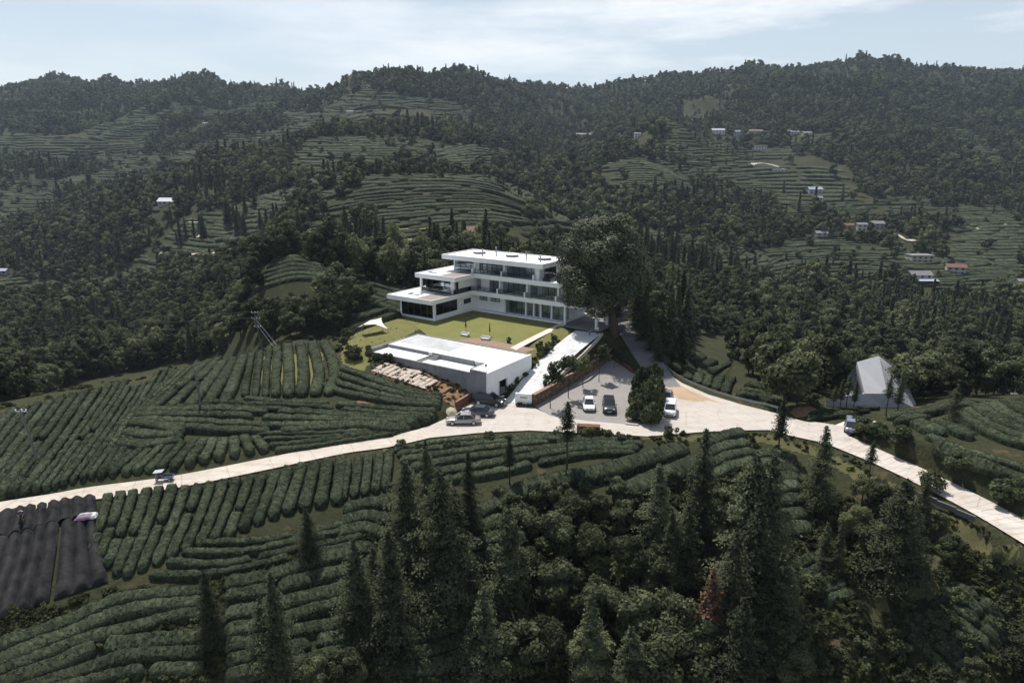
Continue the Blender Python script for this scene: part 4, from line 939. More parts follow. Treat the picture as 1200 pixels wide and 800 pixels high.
railing([(.2, -6.4), (.2, -.6), (1.5, -.25)], 9.3); railing([(-8.4, -6.35), (-.5, -6.35)], 9.3, .9)
railing([(1.2, -.45), (7.5, -.45)], 12.95); railing([(8.0, -.45), (15.1, -.45)], 12.95); railing([(-5.6, .9), (0, .9)], 12.95, .8)
# things on the terraces and in the glazed rooms
def table_set(loc, rz, label, top='furniture_dark'):
    t = empty('terrace_table', loc, rz, label, 'table')
    part(MB().box(-.8, .8, -.45, .45, .70, .75), 'table_top', top, t, .01)
    for x in (-.7, .7):
        for y in (-.38, .38): part(MB().box(x - .03, x + .03, y - .03, y + .03, 0, .70), 'leg', 'frame_dark', t)
    return t
def chair(loc, rz, label, group, mat='furniture_dark'):
    c = empty('terrace_chair', loc, rz, label, 'chair', group)
    part(MB().box(-.25, .25, -.25, .25, .40, .47), 'seat', mat, c, .015); part(MB().box(-.25, .25, .21, .27, .47, .92), 'backrest', mat, c, .015)
    for x in (-.22, .22):
        for y in (-.22, .22): part(MB().box(x - .02, x + .02, y - .02, y + .02, 0, .40), 'leg', 'frame_dark', c)
    return c
def hw3(x, y, z): return (*HW(x, y), z)
table_set(hw3(-5.4, -3.4, 9.3), hA, 'dark dining table on the first floor wing terrace'); table_set(hw3(18.9, 3.2, 12.96), hA, 'dark table on the right hand roof terrace')
for i, (x, y, z, a, w) in enumerate(((-6.2, -4.3, 9.3, 3.1, 'front left of the wing terrace table'), (-4.7, -4.3, 9.3, 3.1, 'front right of the wing terrace table'), (18.0, 2.2, 12.96, 3.1, 'front left of the roof terrace table'), (19.8, 2.2, 12.96, 3.1, 'front right of the roof terrace table'), (18.2, 4.3, 12.96, 0, 'behind the roof terrace table'))):
    chair(hw3(x, y, z), hA + a, 'dark terrace chair ' + w, 'dark terrace chairs')
for i, (x, y) in enumerate(((17.9, .6), (20.9, .9))):
    b = empty('planter', hw3(x, y, 12.96), hA, ('dark planter box by the end wall of the top floor', 'dark planter box on the corner of the roof terrace')[i], 'planter')
    part(MB().box(-.7, .7, -.3, .3, 0, .6), 'box', 'furniture_dark', b, .02); c = put(bpy.data.objects.new('foliage', SHRUB[2]), b, (0, 0, .45), 0, .55)
for i in range(9):
    x, y = 22.6 + i * .85, .5 + (i % 3) * 1.9
    o = put(bpy.data.objects.new('shrub', SHRUB[i % 4]), None, hw3(x, y, 9.2), i * 1.3, .5); tag(o, ordw(i + 1) + ' small roof shrub along the entrance canopy', 'shrub', 'shrubs on the entrance canopy')
MARKS += [('the white villa', -4, 134), ]

# ------------------------------------------------------------------ pool terrace
T_ = empty('pool_terrace', (pI[0], pI[1], 0), pA, 'long white pool terrace on a grey concrete base in front of the lawn', 'pool terrace')
part(MB().box(-24.6, -3.4, -.02, .28, -.6, 4.38).box(-3.398, -.3, -.02, .28, -.6, 4.9).box(-24.6, -24.3, .282, 12.3, -.6, 4.7).box(-24.298, -.3, 12.0, 12.3, -.6, 4.7), 'retaining_wall', 'concrete_grey', T_)
part(MB().box(-.298, .02, -.06, 2.6, -.6, 5.0).box(-.298, .02, 2.602, 5.2, 2.9, 5.0).box(-.298, .02, 5.202, 12.3, -.6, 5.0).box(-.298, .02, 2.602, 5.2, -.6, .2), 'end_wall', 'white_paint', T_)
part(MB().box(-1.0, -.92, 2.6, 5.2, .2, 2.9), 'garage_opening', 'window_dark', T_)
dk = part(MB().box(-24.298, -.3, 4.2, 11.998, 4.3, 4.9).box(-3.4, -.3, .282, 4.198, 4.3, 4.9).box(-24.298, -14.2, .282, 4.198, 3.9, 4.42).box(-14.198, -3.402, .282, 4.198, 3.7, 4.16), 'deck', 'pool_deck_white', T_)
part(MB().box(-24.6, -3.4, -.04, .3, 4.382, 4.5).box(-3.398, -.3, -.04, .3, 4.902, 5.02).box(-24.6, -24.28, .302, 12.3, 4.702, 5.02).box(-24.278, -.3, 12.0, 12.32, 4.702, 5.02), 'coping', 'concrete_grey', T_)
part(MB().box(-14.4, -14.2, .302, 3.99, 4.17, 4.6).box(-14.2, -5.6, 4.0, 4.19, 4.16, 4.98).box(-23.8, -15.2, 4.0, 4.19, 4.42, 4.96), 'pool_wall', 'concrete_grey', T_)
for k in range(3): part(MB().box(-3.9 - .5 * k, -3.41 - .5 * k, 2.2, 3.98, 4.16, 4.72 - .18 * k), 'step', 'concrete_grey', T_)
for k in range(3): part(MB().box(-13.9, -12.6, 3.99 - .4 * (k + 1), 3.988 - .4 * k, 4.16, 4.72 - .18 * k), 'step', 'concrete_grey', T_)
part(MB().box(-23.9, -12.4, 6.3, 11.6, 4.9, 4.912), 'deck_patch', 'deck_grey', dk); part(MB().box(-12.0, -.8, 4.6, 11.6, 4.9, 4.908), 'deck_patch', 'pool_deck_white', dk)  # thin sheets that colour the deck, mottled grey at the rear left
MARKS += [('the pool terrace', -12, 108)]
dkz = 4.9
lamp = empty('deck_lamp', (*PW(-1.0, .9), dkz), pA, 'small dark lamp on the near corner of the pool terrace', 'lamp')
part(MB().tube([(0, 0, 0), (0, 0, .8)], .05, 8), 'post', 'frame_dark', lamp); part(MB().box(-.14, .14, -.14, .14, .8, 1.05), 'lamp_head', 'frame_dark', lamp, .02)
# lawn-side seating
SEAT = [PW(-16.0, 12.7), PW(-1.5, 12.7), PW(-1.0, 15.4), PW(-13.5, 15.8)]
sheet('seating_pavement', [(*p, 0) for p in SEAT], 5.012, 'terracotta')
for i, (u, v) in enumerate(((545, 393.5), (569, 398))):
    x, y, z = Gz(u, v, 5.02)
    s = empty('lounge_sofa', (x, y, z), pA + (0, .2)[i], ('white corner sofa on the left of the lawn-side paving', 'white corner sofa on the right of the lawn-side paving')[i], 'sofa', 'white sofas by the pool', .78)
    part(MB().box(-1.1, 1.1, -.45, .45, .12, .42), 'seat', 'cloth_white', s, .06); part(MB().box(-1.1, 1.1, .28, .5, .42, .85), 'backrest', 'cloth_white', s, .06)
    part(MB().box(-1.12, -.9, -.45, .279, .42, .65), 'armrest', 'cloth_white', s, .05); part(MB().box(.9, 1.12, -.45, .279, .42, .65), 'armrest', 'cloth_white', s, .05); part(MB().box(-1, 1, -.4, .4, 0, .12), 'base', 'furniture_dark', s)
for i, (u, v) in enumerate(((546, 389), (574, 394.5))):
    x, y, z = Gz(u, v, 5.01)
    s = empty('closed_parasol', (x, y, z), 0, ('closed dark parasol behind the left sofa', 'closed dark parasol behind the right sofa')[i], 'parasol', 'closed dark parasols')
    part(MB().tube([(0, 0, 0), (0, 0, 2.5)], .035, 8), 'pole', 'frame_dark', s); part(MB().tube([(0, 0, 1.0), (0, 0, 1.5), (0, 0, 2.4), (0, 0, 2.6)], [.16, .13, .06, .02], 10), 'canopy', 'furniture_dark', s); part(MB().disc((0, 0, .05), 'z', 0, .3, .1, 16), 'base', 'frame_dark', s)
x, y, z = Gz(596, 401.5, 5.01); s = empty('planter', (x, y, z), 0, 'dark potted bush at the right end of the sofas', 'planter'); part(MB().tube([(0, 0, 0), (0, 0, .5)], [.28, .38], 12), 'pot', 'furniture_dark', s); put(bpy.data.objects.new('foliage', SHRUB[2]), s, (0, 0, .4), 0, .5)
st = empty('garden_steps', (*Gz(603, 408.5, 0)[:2], 0), 0, 'flight of pale steps between garden path and ramp', 'steps')
a_, b_ = Gz(602, 409, 5.0), Gz(620, 419, 3.2); d_ = (b_ - a_) / 6; nrm_ = np.array([-d_[1], d_[0], 0]); nrm_ /= np.linalg.norm(nrm_)
st.location = (0, 0, 0)
for k in range(6):
    q = a_ + d_ * k; e_ = d_ * np.array([1, 1, 0]); w_ = nrm_ * .85
    part(MB().prism([tuple((q - w_)[:2]), tuple((q - w_ + e_ * .85)[:2]), tuple((q + w_ + e_ * .85)[:2]), tuple((q + w_)[:2])], q[2] - 1.2, q[2] + .02), 'step', 'concrete_road', st)

# ------------------------------------------------------------------ canopy tent on the meadow
tx, ty = Gz(437, 391, 4.6)[:2]; tz = float(H(tx, ty))
tt = empty('canopy_tent', (tx, ty, tz), rad(28), 'cream four-cornered canopy tent on the rough meadow', 'tent')
n_ = 17; V = []
for i in range(n_):
    for j in range(n_):
        a, b = i / (n_ - 1) * 2 - 1, j / (n_ - 1) * 2 - 1
        pull = 1 - .16 * (1 - a * a) * abs(b) ; pull2 = 1 - .16 * (1 - b * b) * abs(a)
        z = 1.5 + .25 + (.9 if True else 0) * (a * b) * .75 - .35 * (1 - max(a * a, b * b)) + .45 * max(0, 1 - abs(a) * 1.2) * .9
        V.append((a * 2.35 * pull2, b * 1.9 * pull, z))
ii = np.arange(n_ * n_).reshape(n_, n_); Fc = np.stack([ii[:-1, :-1], ii[1:, :-1], ii[1:, 1:], ii[:-1, 1:]], -1).reshape(-1, 4)
o = put(bpy.data.objects.new('canopy', grid_mesh('canopy', np.array(V), Fc, MAT['canvas'])), tt); sm_ = o.modifiers.new('thickness', 'SOLIDIFY'); sm_.thickness = .03
for a, b in ((-1, -1), (1, -1), (1, 1), (-1, 1)):
    zc = 1.75 + .675 * a * b
    part(MB().tube([(a * 2.35, b * 1.9, -.1), (a * 2.35, b * 1.9, zc)], .035, 8), 'pole', 'frame_dark', tt); part(MB().tube([(a * 2.35, b * 1.9, zc), (a * 3.1, b * 2.6, 0)], .012, 5), 'guy_rope', 'cloth_white', tt)
# beige parasol by the cars
x, y, _ = Gz(529, 485, .5); z = float(H(x, y)); s = empty('parasol', (x, y, z), .3, 'large tilted beige parasol beside the parked silver sedan', 'parasol', None, .56)
m = MB(); ring = [(1.45 * math.cos(math.pi / 4 * k), 1.45 * math.sin(math.pi / 4 * k)) for k in range(8)]
tilt = lambda p: (p[0], p[1] * math.cos(.75) - p[2] * math.sin(.75), 1.75 + p[1] * math.sin(.75) + p[2] * math.cos(.75))
m.add([tilt((0, 0, .4))] + [tilt((a, b, 0)) for a, b in ring] + [tilt((0, 0, .36))] + [tilt((a * .99, b * .99, -.05)) for a, b in ring], [(0, 1 + k, 1 + (k + 1) % 8) for k in range(8)] + [(9, 10 + (k + 1) % 8, 10 + k) for k in range(8)] + [(1 + k, 10 + k, 10 + (k + 1) % 8, 1 + (k + 1) % 8) for k in range(8)])
part(m, 'canopy', 'canvas_beige', s); part(MB().tube([(0, 0, 0), (0, 0, 1.9)], .04, 8), 'pole', 'frame_dark', s); part(MB().disc((0, 0, .08), 'z', 0, .4, .16, 16), 'base', 'concrete_grey', s)

# ------------------------------------------------------------------ gate, sign wall, stone walls, guard rail
def wall(name, pts, h, th, mat, label, cat='wall', cap=None, base=-.5, zs=None, parent=None):
    e = empty(name, (0, 0, 0), 0, label, cat); m, c = MB(), MB(); L_ = []
    for (a, b) in zip(pts[:-1], pts[1:]):
        a, b = np.array(a, float), np.array(b, float); d = (b - a)[:2]; d /= np.linalg.norm(d) + 1e-9; nn = np.array([-d[1], d[0]]) * th / 2
        poly = [a[:2] - nn, b[:2] - nn, b[:2] + nn, a[:2] + nn]
        za, zb = a[2], b[2]; m.prism([tuple(p) for p in poly], [base + za, base + zb, base + zb, base + za], [za + h, zb + h, zb + h, za + h])
        if cap: nn2 = nn * 1.25; c.prism([tuple(p) for p in (a[:2] - nn2, b[:2] - nn2, b[:2] + nn2, a[:2] + nn2)], [za + h + .003, zb + h + .003, zb + h + .003, za + h + .003], [za + h + .10, zb + h + .10, zb + h + .10, za + h + .10])
    part(m, 'masonry', mat, e)
    if cap: part(c, 'coping', cap, e)
    return e
sw = wall('sign_wall', [Gz(604, 474, 0), Gz(623, 475.5, 0)], 1.9, .4, 'white_paint', 'white sign wall at the foot of the ramp', 'sign wall')
p0, p1 = Gz(604, 474, 0), Gz(623, 475.5, 0); dd = (p1 - p0) / np.linalg.norm(p1 - p0); aw = math.atan2(dd[1], dd[0])
for k in range(7):
    q = p0 + dd * (.85 + .16 * k); b = MB().box(-.055, .055, -.02, .0, 0, .2 if k % 3 else .26); o = b.build('sign_lettering', MAT['concrete_grey'], sw, (q[0] + .21 * math.sin(aw), q[1] - .21 * math.cos(aw), 1.2), aw)
wall('gate_pier', [PW(.02, -.05) + (0.,), tuple(Gz(584, 465, 0))], 2.5, .4, 'white_paint', 'white gate wall joined to the corner of the pool terrace', 'gate wall')
wall('gate_wall', [Gz(586, 463.5, 0), Gz(594, 462, .2)], 1.4, .3, 'concrete_grey', 'low grey wall between the gate and the planted slope', 'wall')
for i in range(5):
    q = p0 + dd * (.45 + .55 * i); o = put(bpy.data.objects.new('shrub', SHRUB[i % 3]), None, (q[0] + .5 * math.sin(aw), q[1] - .5 * math.cos(aw), 0), i * 1.7, .34); tag(o, ordw(i + 1) + ' little bush under the white sign wall', 'shrub', 'little bushes under the sign wall')
wall('stone_retaining_wall', [Gz(625, 475.5, 0), Gz(645, 464.5, 0), Gz(672, 448, 0), Gz(700, 431, 0), Gz(717, 419.5, 0)], 1.75, .5, 'stone_wall', 'long brown stone wall retaining the slope above the car park', 'stone wall', 'terracotta')
wall('brick_edging', [Gz(717, 419.5, 0), Gz(732, 429, 0), Gz(749, 441, 0)], .42, .5, 'brick_red', 'low red brick edging between car park and back road', 'edging')
wall('stone_block_wall', [Gz(676, 508, -.2), Gz(703, 509.5, -.2)], 1.25, .8, 'stone_wall', 'short block of brown stone wall on the road verge', 'stone wall', 'brick_red')
wall('plank_edging', [Gz(534, 478, .2), Gz(552, 467, .4), Gz(569, 458, .6)], .9, .25, 'brick_red', 'red brown retaining edge behind the parked dark cars', 'edging', 'terracotta')
wall('kerb', [Gz(733, 497, 0), Gz(748, 498.5, 0)], .2, .3, 'concrete_road', 'pale kerb at the near corner of the car park', 'kerb')
wall('kerb', [Gz(628, 470.5, .5), Gz(655, 441, 2.4), Gz(684, 414, 4.1), Gz(706, 391, 5.0)], .16, .22, 'concrete_road', 'pale kerb along the outer edge of the ramp', 'kerb')
gr = empty('guard_rail', (0, 0, 0), 0, 'long grey guard rail round the outer bend of the junction', 'guard rail')
gp = resample(spline([Gz(u, v, .02) for u, v in ((771, 431), (779, 431.5), (788, 440), (802, 448.5), (831, 460.5), (870, 472.5), (893, 477), (911, 482))], 6), 2.0)
m = MB()
for a, b in zip(gp[:-1], gp[1:]):
    d = (b - a)[:2] / np.linalg.norm((b - a)[:2]); nn = np.array([-d[1], d[0]])
    for t0, t1, z0, z1 in ((-.03, .02, .50, .60), (-.05, .0, .602, .70), (-.03, .02, .702, .82)): m.prism([tuple(a[:2] + nn * t0), tuple(b[:2] + nn * t0), tuple(b[:2] + nn * t1), tuple(a[:2] + nn * t1)], z0, z1)
part(m, 'rail', 'galvanised', gr)
for q in gp: part(MB().box(q[0] - .07, q[0] + .07, q[1] + .05, q[1] + .17, -.5, .85), 'post', 'galvanised', gr)
rr = resample(spline([Gz(u, v, z) for u, v, z in ((1076, 577, -1.0), (1110, 592, -1.2), (1143, 607.5, -1.42))], 6), 2.0)
g2 = empty('roadside_kerb', (0, 0, 0), 0, 'low grey kerb rail on the outer edge of the ribbed road', 'kerb rail'); m = MB()
for a, b in zip(rr[:-1], rr[1:]):
    d = (b - a)[:2] / np.linalg.norm((b - a)[:2]); nn = np.array([-d[1], d[0]]) * .12; m.prism([tuple(a[:2] - nn), tuple(b[:2] - nn), tuple(b[:2] + nn), tuple(a[:2] + nn)], a[2] - .5, a[2] + .10)
part(m, 'rail', 'concrete_pole', g2)
# seed beds below the pool wall
BED = [Gz(u, v, z)[:2] for u, v, z in ((432, 437, 2.9), (470, 425, 3.4), (530, 440, 2.0), (571, 458, 1.0), (556, 467, .8), (536, 476, .8), (522, 472, 1.0), (508, 464, 1.3))]
drape('seedbed_soil', [tuple(p) for p in BED], 'soil', .35, .05)
for i in range(11):
    t = i / 10; u0, v0 = 437 + t * 58, 436 + t * 20; du, dv = 17 * (1 - .1 * t), -9.5
    a, b = G(u0, v0), G(u0 + du, v0 + dv); p = resample([a, b], .4); d = (b - a)[:2]; d /= np.linalg.norm(d); nn = np.array([-d[1], d[0]]); V = []
    for q in p:
        for w_, hh in ((-.52, -.02), (-.42, .06), (.42, .06), (.52, -.02)): V.append((q[0] + nn[0] * w_, q[1] + nn[1] * w_, float(H(q[0], q[1])) + .17 + hh))
    ii = np.arange(len(p) * 4).reshape(-1, 4); Fc = np.stack([ii[:-1, :-1], ii[1:, :-1], ii[1:, 1:], ii[:-1, 1:]], -1).reshape(-1, 4)
    o = put(bpy.data.objects.new('seedbed', grid_mesh('seedbed', np.array(V), Fc, MAT['mulch_film'], False))); tag(o, ordw(i + 1) + ' pale film-covered seedbed counting from the meadow end', 'seedbed', 'pale seedbeds below the pool wall')
a, b = G(463, 431), G(492, 439)
tag(strip('seedbed', [a, (a + b) / 2, b], .9, 'mulch_film', .2, .5, True, None), 'broad pale seedbed lying across the tops of the others', 'seedbed', 'pale seedbeds below the pool wall')

# ------------------------------------------------------------------ faceted grey house
FP = dict(G0=(968, 480, 98.0), G1=(968, 468, 98.2), E=(1013.5, 461, 98.6), A=(1004.2, 424, 104.5), B=(1030, 416.8, 106.5), F=(1039.8, 441, 100.5), C=(1057, 438.2, 106), D=(1077.2, 481, 99.0), H0=(1043.5, 481, 97.6), E2=(1040, 461, 98.2))
q = {k: atY(*v) for k, v in FP.items()}
bk = {k: q[k] + np.array([.4, d, -dz_]) for k, d, dz_ in (('A', 1.5, 4.5), ('B', 1.8, 4.8), ('C', 1.8, 3.5), ('D', 6, .3), ('G1', 1.2, 3.0))}
bot = lambda p: (p[0], p[1], -3.2)
fh = empty('faceted_house', (0, 0, 0), 0, 'grey faceted house with sharp folded roof beside the side driveway', 'house')
m = MB(); ks = [k for k in q if k not in ('G0', 'G1')]; W_ = [q[k] for k in ks]; ix = {k: i for i, k in enumerate(ks)}
m.add(W_, [(ix['E'], ix['E2'], ix['F'], ix['B'], ix['A']), (ix['F'], ix['E2'], ix['H0'], ix['D'], ix['C'], ix['B'])])
part(m, 'roof', 'zinc', fh)
m = MB(); m.add([q['G1'], q['E'], q['E2'], q['H0'], bot(q['H0']), bot(q['G0']), q['G0']], [(6, 3, 2, 1, 0), (5, 4, 3, 6)]); part(m, 'front_wall', 'zinc', fh)
m = MB(); m.add([q['A'], q['B'], q['C'], q['D'], bk['A'], bk['B'], bk['C'], bk['D'], bot(bk['A']), bot(bk['D']), bot(q['D']), bk['G1'], q['G1'], q['E'], bot(bk['G1']), bot(q['G0']), bot(q['H0']), q['H0']],
              [(0, 1, 5, 4), (1, 2, 6, 5), (2, 3, 7, 6), (4, 5, 6, 7, 9, 8), (3, 10, 9, 7), (12, 13, 11), (13, 0, 4, 11), (12, 11, 14, 15), (17, 16, 10, 3), (11, 4, 8, 14)]); part(m, 'rear_wall', 'zinc', fh)
e0, e1 = q['E'] + np.array([-.06, .1, -.5]), q['A'] + np.array([-.06, 0, -.6]); m = MB(); m.add([e0, e1, e1 + np.array([-.75, 1.4, -2.6]), e0 + np.array([-.7, .5, .2])], [(0, 1, 2, 3), (3, 2, 1, 0)]); part(m, 'side_window', 'window_dark', fh)
MARKS += [('the faceted grey house', 51, 101)]

# ------------------------------------------------------------------ power poles and wires
def power_pole(base, top, label, arms, lean=None):
    b, t = np.array(base, float), np.array(top, float)
    e = empty('power_pole', b, 0, label, 'power pole', 'concrete power poles'); d = t - b
    part(MB().tube([(0, 0, -.5), tuple(d)], [.17, .10], 10), 'pole', 'concrete_pole', e)
    for f, w in arms:
        c = d * f; part(MB().box(c[0] - w, c[0] + w, c[1] - .06, c[1] + .06, c[2] - .06, c[2] + .06), 'crossarm', 'galvanised', e)
        for s_ in (-.85, 0.15, .85): part(MB().disc((c[0] + w * s_, c[1], c[2] + .17), 'z', 0, .07, .22, 8), 'insulator', 'white_paint', e)
    return d + b
b1 = G(308, 411); t1 = atY(298, 365, b1[1]); b2 = G(236, 480); t2 = atY(228, 432, b2[1]); b3 = G(46, 545); t3 = atY(24, 480, b3[1])
power_pole(b1, t1, 'tall concrete power pole with twin crossarms on the ridge crest', ((.97, .8), (.82, 1.0), (.62, .8)))
power_pole(b2, t2, 'bare concrete power pole standing among the tea rows', ()); power_pole(b3, t3, 'leaning concrete power pole at the far end of the lane', ((.97, .7),))
p4 = np.array([-135., 120, 2.]); 
for k, (f, sx) in enumerate(((.97, -.7), (.82, -.9), (.82, .9), (.62, .7))):
    a = b1 + (t1 - b1) * f + np.array([sx, 0, .2]); b = np.array([-128. + sx, 104 + k * .5, 13 + 6 * f - 6]); pts = []
    for t in np.linspace(0, 1, 15): c = a * (1 - t) + b * t; c[2] -= 6 * t * (1 - t); pts.append(c)
    o = MB().tube(pts, .05, 5, cap=False).build('power_line', MAT['rubber']); tag(o, ('topmost', 'upper outer', 'upper inner', 'lowest')[k] + ' power line leaving the twin-armed pole over the valley wood', 'power line', 'power lines')
for i, (u, v, L_) in enumerate(((324, 409, .66), (329, 408, .8))):
    a = b1 + (t1 - b1) * L_; b = G(u, v + 2); o = MB().tube([a, b], .03, 5).build('stay_wire', MAT['galvanised']); tag(o, ('steeper', 'longer')[i] + ' stay wire anchoring the twin-armed power pole', 'stay wire', 'stay wires')

# ------------------------------------------------------------------ vehicles
def car(name, loc, rz, paint, label, L_=4.7, w=1.82, h=1.45, kind='sedan', group='parked cars'):
    e = empty(name, loc, rz, label, 'car', group); hl = L_ / 2; hw = w / 2
    suv = kind in ('suv', 'van'); zb = .28 if suv else .2; zd = (.98 if suv else .88) * (h / 1.45 if suv else 1); zd = min(zd, h * .62)
    if kind == 'sedan': prof = [(-hl, .42, .70, .80), (-hl + .12, .30, .86, .90), (-hl + .75, .22, .92, .97), (-.9, .2, .90, 1), (.55, .2, .87, 1), (hl - .75, .22, .80, .97), (hl - .18, .28, .68, .88), (hl, .38, .58, .78)]
    else: prof = [(-hl, .45, .88, .86), (-hl + .1, .34, zd, .93), (-hl + .6, zb, zd + .02, .99), (-.9, zb, zd, 1), (.7, zb, zd, 1), (hl - .7, zb, zd - .05, .98), (hl - .14, .34, zd - .16, .9), (hl, .45, zd - .28, .82)]
    vs, fs = [], []
    for x, z0, z1, k in prof:
        y = hw * k; vs += [(x, -y * .86, z0), (x, -y, z0 + .14), (x, -y, z0 + (z1 - z0) * .62), (x, -y * .93, z1 - .03), (x, -y * .55, z1), (x, y * .55, z1), (x, y * .93, z1 - .03), (x, y, z0 + (z1 - z0) * .62), (x, y, z0 + .14), (x, y * .86, z0)]
    for i in range(len(prof) - 1):
        for k in range(10): fs.append((i * 10 + k, i * 10 + (k + 1) % 10, (i + 1) * 10 + (k + 1) % 10, (i + 1) * 10 + k))
    fs += [tuple(range(9, -1, -1)), tuple(range((len(prof) - 1) * 10, len(prof) * 10))]
    m = MB(); m.add(vs, fs, 0, True); body = part(m, 'body', paint, e, .0)
    if kind == 'sedan': gh = [(-1.75, zd + .01, .80), (-1.05, h - .05, .66), (-.1, h, .66), (.35, h - .03, .65), (1.15, zd - .02, .80)]
    elif kind == 'van': gh = [(-hl + .12, zd, .90), (-hl + .22, h - .06, .78), (-.3, h, .78), (.7, h - .06, .76), (1.45, zd - .02, .86)]
    else: gh = [(-hl + .15, zd, .88), (-hl + .55, h - .08, .70), (-.3, h, .70), (.35, h - .05, .69), (1.2, zd - .02, .84)]
    vs, fs = [], []
    for (x, z, k), kk in zip(gh, (0, 1, 1, 1, 0)): vs += [(x, -hw * k, z), (x, hw * k, z)]
    base = [(gh[0][0], -hw * .9, zd - .03), (gh[0][0], hw * .9, zd - .03), (gh[-1][0], -hw * .9, zd - .03), (gh[-1][0], hw * .9, zd - .03)]
    mid = [(-.1, -hw * .92, zd - .02), (-.1, hw * .92, zd - .02)]
    vs += base + mid
    fs = [(1, 0, 2, 3), (8, 9, 7, 6), (0, 10 + 4, 4, 2), (14, 8, 6, 4), (15, 1, 3, 5), (9, 15, 5, 7)]
    m = MB(); m.add(vs, fs); part(m, 'windows', 'window_dark', e)
    m = MB(); r = [gh[1], gh[2], gh[3]]
    top = [(x, -hw * (k + .01), z) for x, z, k in r] + [(x, hw * (k + .01), z) for x, z, k in reversed(r)]
    m.add([(a, b, c + .012) for a, b, c in top] + [(a, b, c - .05) for a, b, c in top], [(0, 1, 4, 5), (1, 2, 3, 4)] + [(i + 6, (i + 1) % 6 + 6, (i + 1) % 6, i) for i in range(6)]); part(m, 'roof', paint, e)
    for s_ in (-1, 1):       # pillars
        m = MB(); y = lambda k: s_ * hw * (k + .005)
        for (xa, za, ka), (xb, zb_, kb) in (((gh[0][0], gh[0][1], gh[0][2]), gh[1]), ((-.1, zd, .92), (-.1, h, .66 if kind == 'sedan' else gh[2][2])), (gh[3], gh[4])): m.tube([(xa, y(ka), za), (xb, y(kb), zb_)], .035, 5)
        part(m, 'pillar', paint, e)
        part(MB().box(.85, 1.0, s_ * hw * 1.0 - .02, s_ * hw * 1.0 + s_ * .15 + .02, zd + .0, zd + .13), 'mirror', paint, e, .02)
        part(MB().box(hl - .30, hl - .06, min(s_ * hw * .50, s_ * hw * .80), max(s_ * hw * .50, s_ * hw * .80), prof[-2][2] - .15, prof[-2][2] - .0), 'headlight', 'lamp_clear', e, .02)
        part(MB().box(-hl - .005, -hl + .16, min(s_ * hw * .52, s_ * hw * .80), max(s_ * hw * .52, s_ * hw * .80), prof[0][2] - .16, prof[0][2] - .01), 'tail_light', 'lamp_red', e, .02)
    wr = .36 if suv else .32
    for x in (-hl * .60, hl * .62):
        for s_ in (-1, 1):
            t = part(MB().disc((x, s_ * (hw - .11), wr), 'y', 0, wr, .24, 20), 'wheel', 'rubber', e); part(MB().disc((x, s_ * (hw - .02), wr), 'y', 0, wr * .64, .09, 14), 'rim', 'alloy', t)
    for x in (hl - .01, -hl - .02): part(MB().box(x - .02, x + .03, -.26, .26, .42, .53), 'number_plate', 'cloth_white', e)
    part(MB().box(hl - .03, hl + .015, -.45, .45, .45, .62), 'grille', 'frame_dark', e)
    return e
car('parked_car', Gz(543, 495.5, .012), rad(182), 'car_silver', 'silver grey sedan parked nearest the lane bend', 4.9, 1.85, 1.47)
car('parked_car', Gz(560, 486, .012), rad(172), 'car_steel_blue', 'steel blue sedan parked between silver sedan and black off-roader', 4.9, 1.85, 1.47)
car('parked_car', Gz(574, 473.5, .012), rad(-22), 'car_black', 'black off-roader parked by the gate wall', 4.9, 1.95, 1.8, 'suv')
car('parked_car', Gz(690, 477, .03), rad(-94), 'car_white', 'white sedan parked on the grey paved car park', 4.6, 1.82, 1.48)
car('parked_car', Gz(713.5, 479.5, .03), rad(-96), 'car_charcoal', 'dark off-roader parked next to the white sedan', 4.7, 1.9, 1.72, 'suv')
car('parked_car', Gz(785, 484, .012), rad(-104), 'car_white', 'white minivan parked outside the bush by the junction', 4.4, 1.75, 1.75, 'van')
car('parked_car', Gz(781, 469, .012), rad(-108), 'car_pale_blue', 'pale blue car half hidden behind the white minivan', 4.5, 1.8, 1.48)
x, y, z = Gz(997, 503.5, -.1); car('parked_car', (x, y, z + .02), rad(-116), 'car_pale_blue', 'pale car tucked under bushes at the driveway corner', 4.0, 1.7, 1.5, 'van')
# three-wheeled farm truck with a sunshade
x, y, z = Gz(193, 562.5, .01); tr = empty('farm_tricycle', (x, y, z), rad(188), 'blue three-wheeled farm truck with sunshade on the lane', 'three-wheeler', None, .6)
part(MB().box(-1.7, .3, -.65, .65, .55, .62).box(-1.7, -1.64, -.65, .65, .621, 1.0).box(-1.64, .24, -.65, -.6, .621, 1.0).box(-1.64, .24, .6, .65, .621, 1.0).box(.24, .3, -.65, .65, .621, 1.0), 'cargo_bed', 'car_truck_blue', tr, .01)
part(MB().box(-1.6, 1.3, -.15, .15, .38, .55), 'chassis', 'frame_dark', tr); part(MB().box(.5, 1.0, -.32, .32, .55, .85), 'seat', 'furniture_dark', tr, .04)
part(MB().tube([(1.25, 0, .5), (1.15, 0, 1.1)], .05, 8).tube([(1.12, -.38, 1.14), (1.12, .38, 1.14)], .025, 6), 'handlebar', 'frame_dark', tr); part(MB().box(1.05, 1.5, -.22, .22, .62, .95), 'front_cowl', 'car_truck_blue', tr, .06)
for a in (-.55, .55): part(MB().tube([(.3, a, 1.0), (.3, a, 1.95)], .02, 6).tube([(1.35, a * .5, .9), (1.45, a, 1.9)], .02, 6), 'sunshade_post', 'galvanised', tr)
part(MB().prism([(.05, -.75), (1.75, -.75), (1.75, .75), (.05, .75)], [1.98, 1.86, 1.86, 1.98], [2.03, 1.91, 1.91, 2.03]), 'sunshade', 'sheet_blue_white', tr)
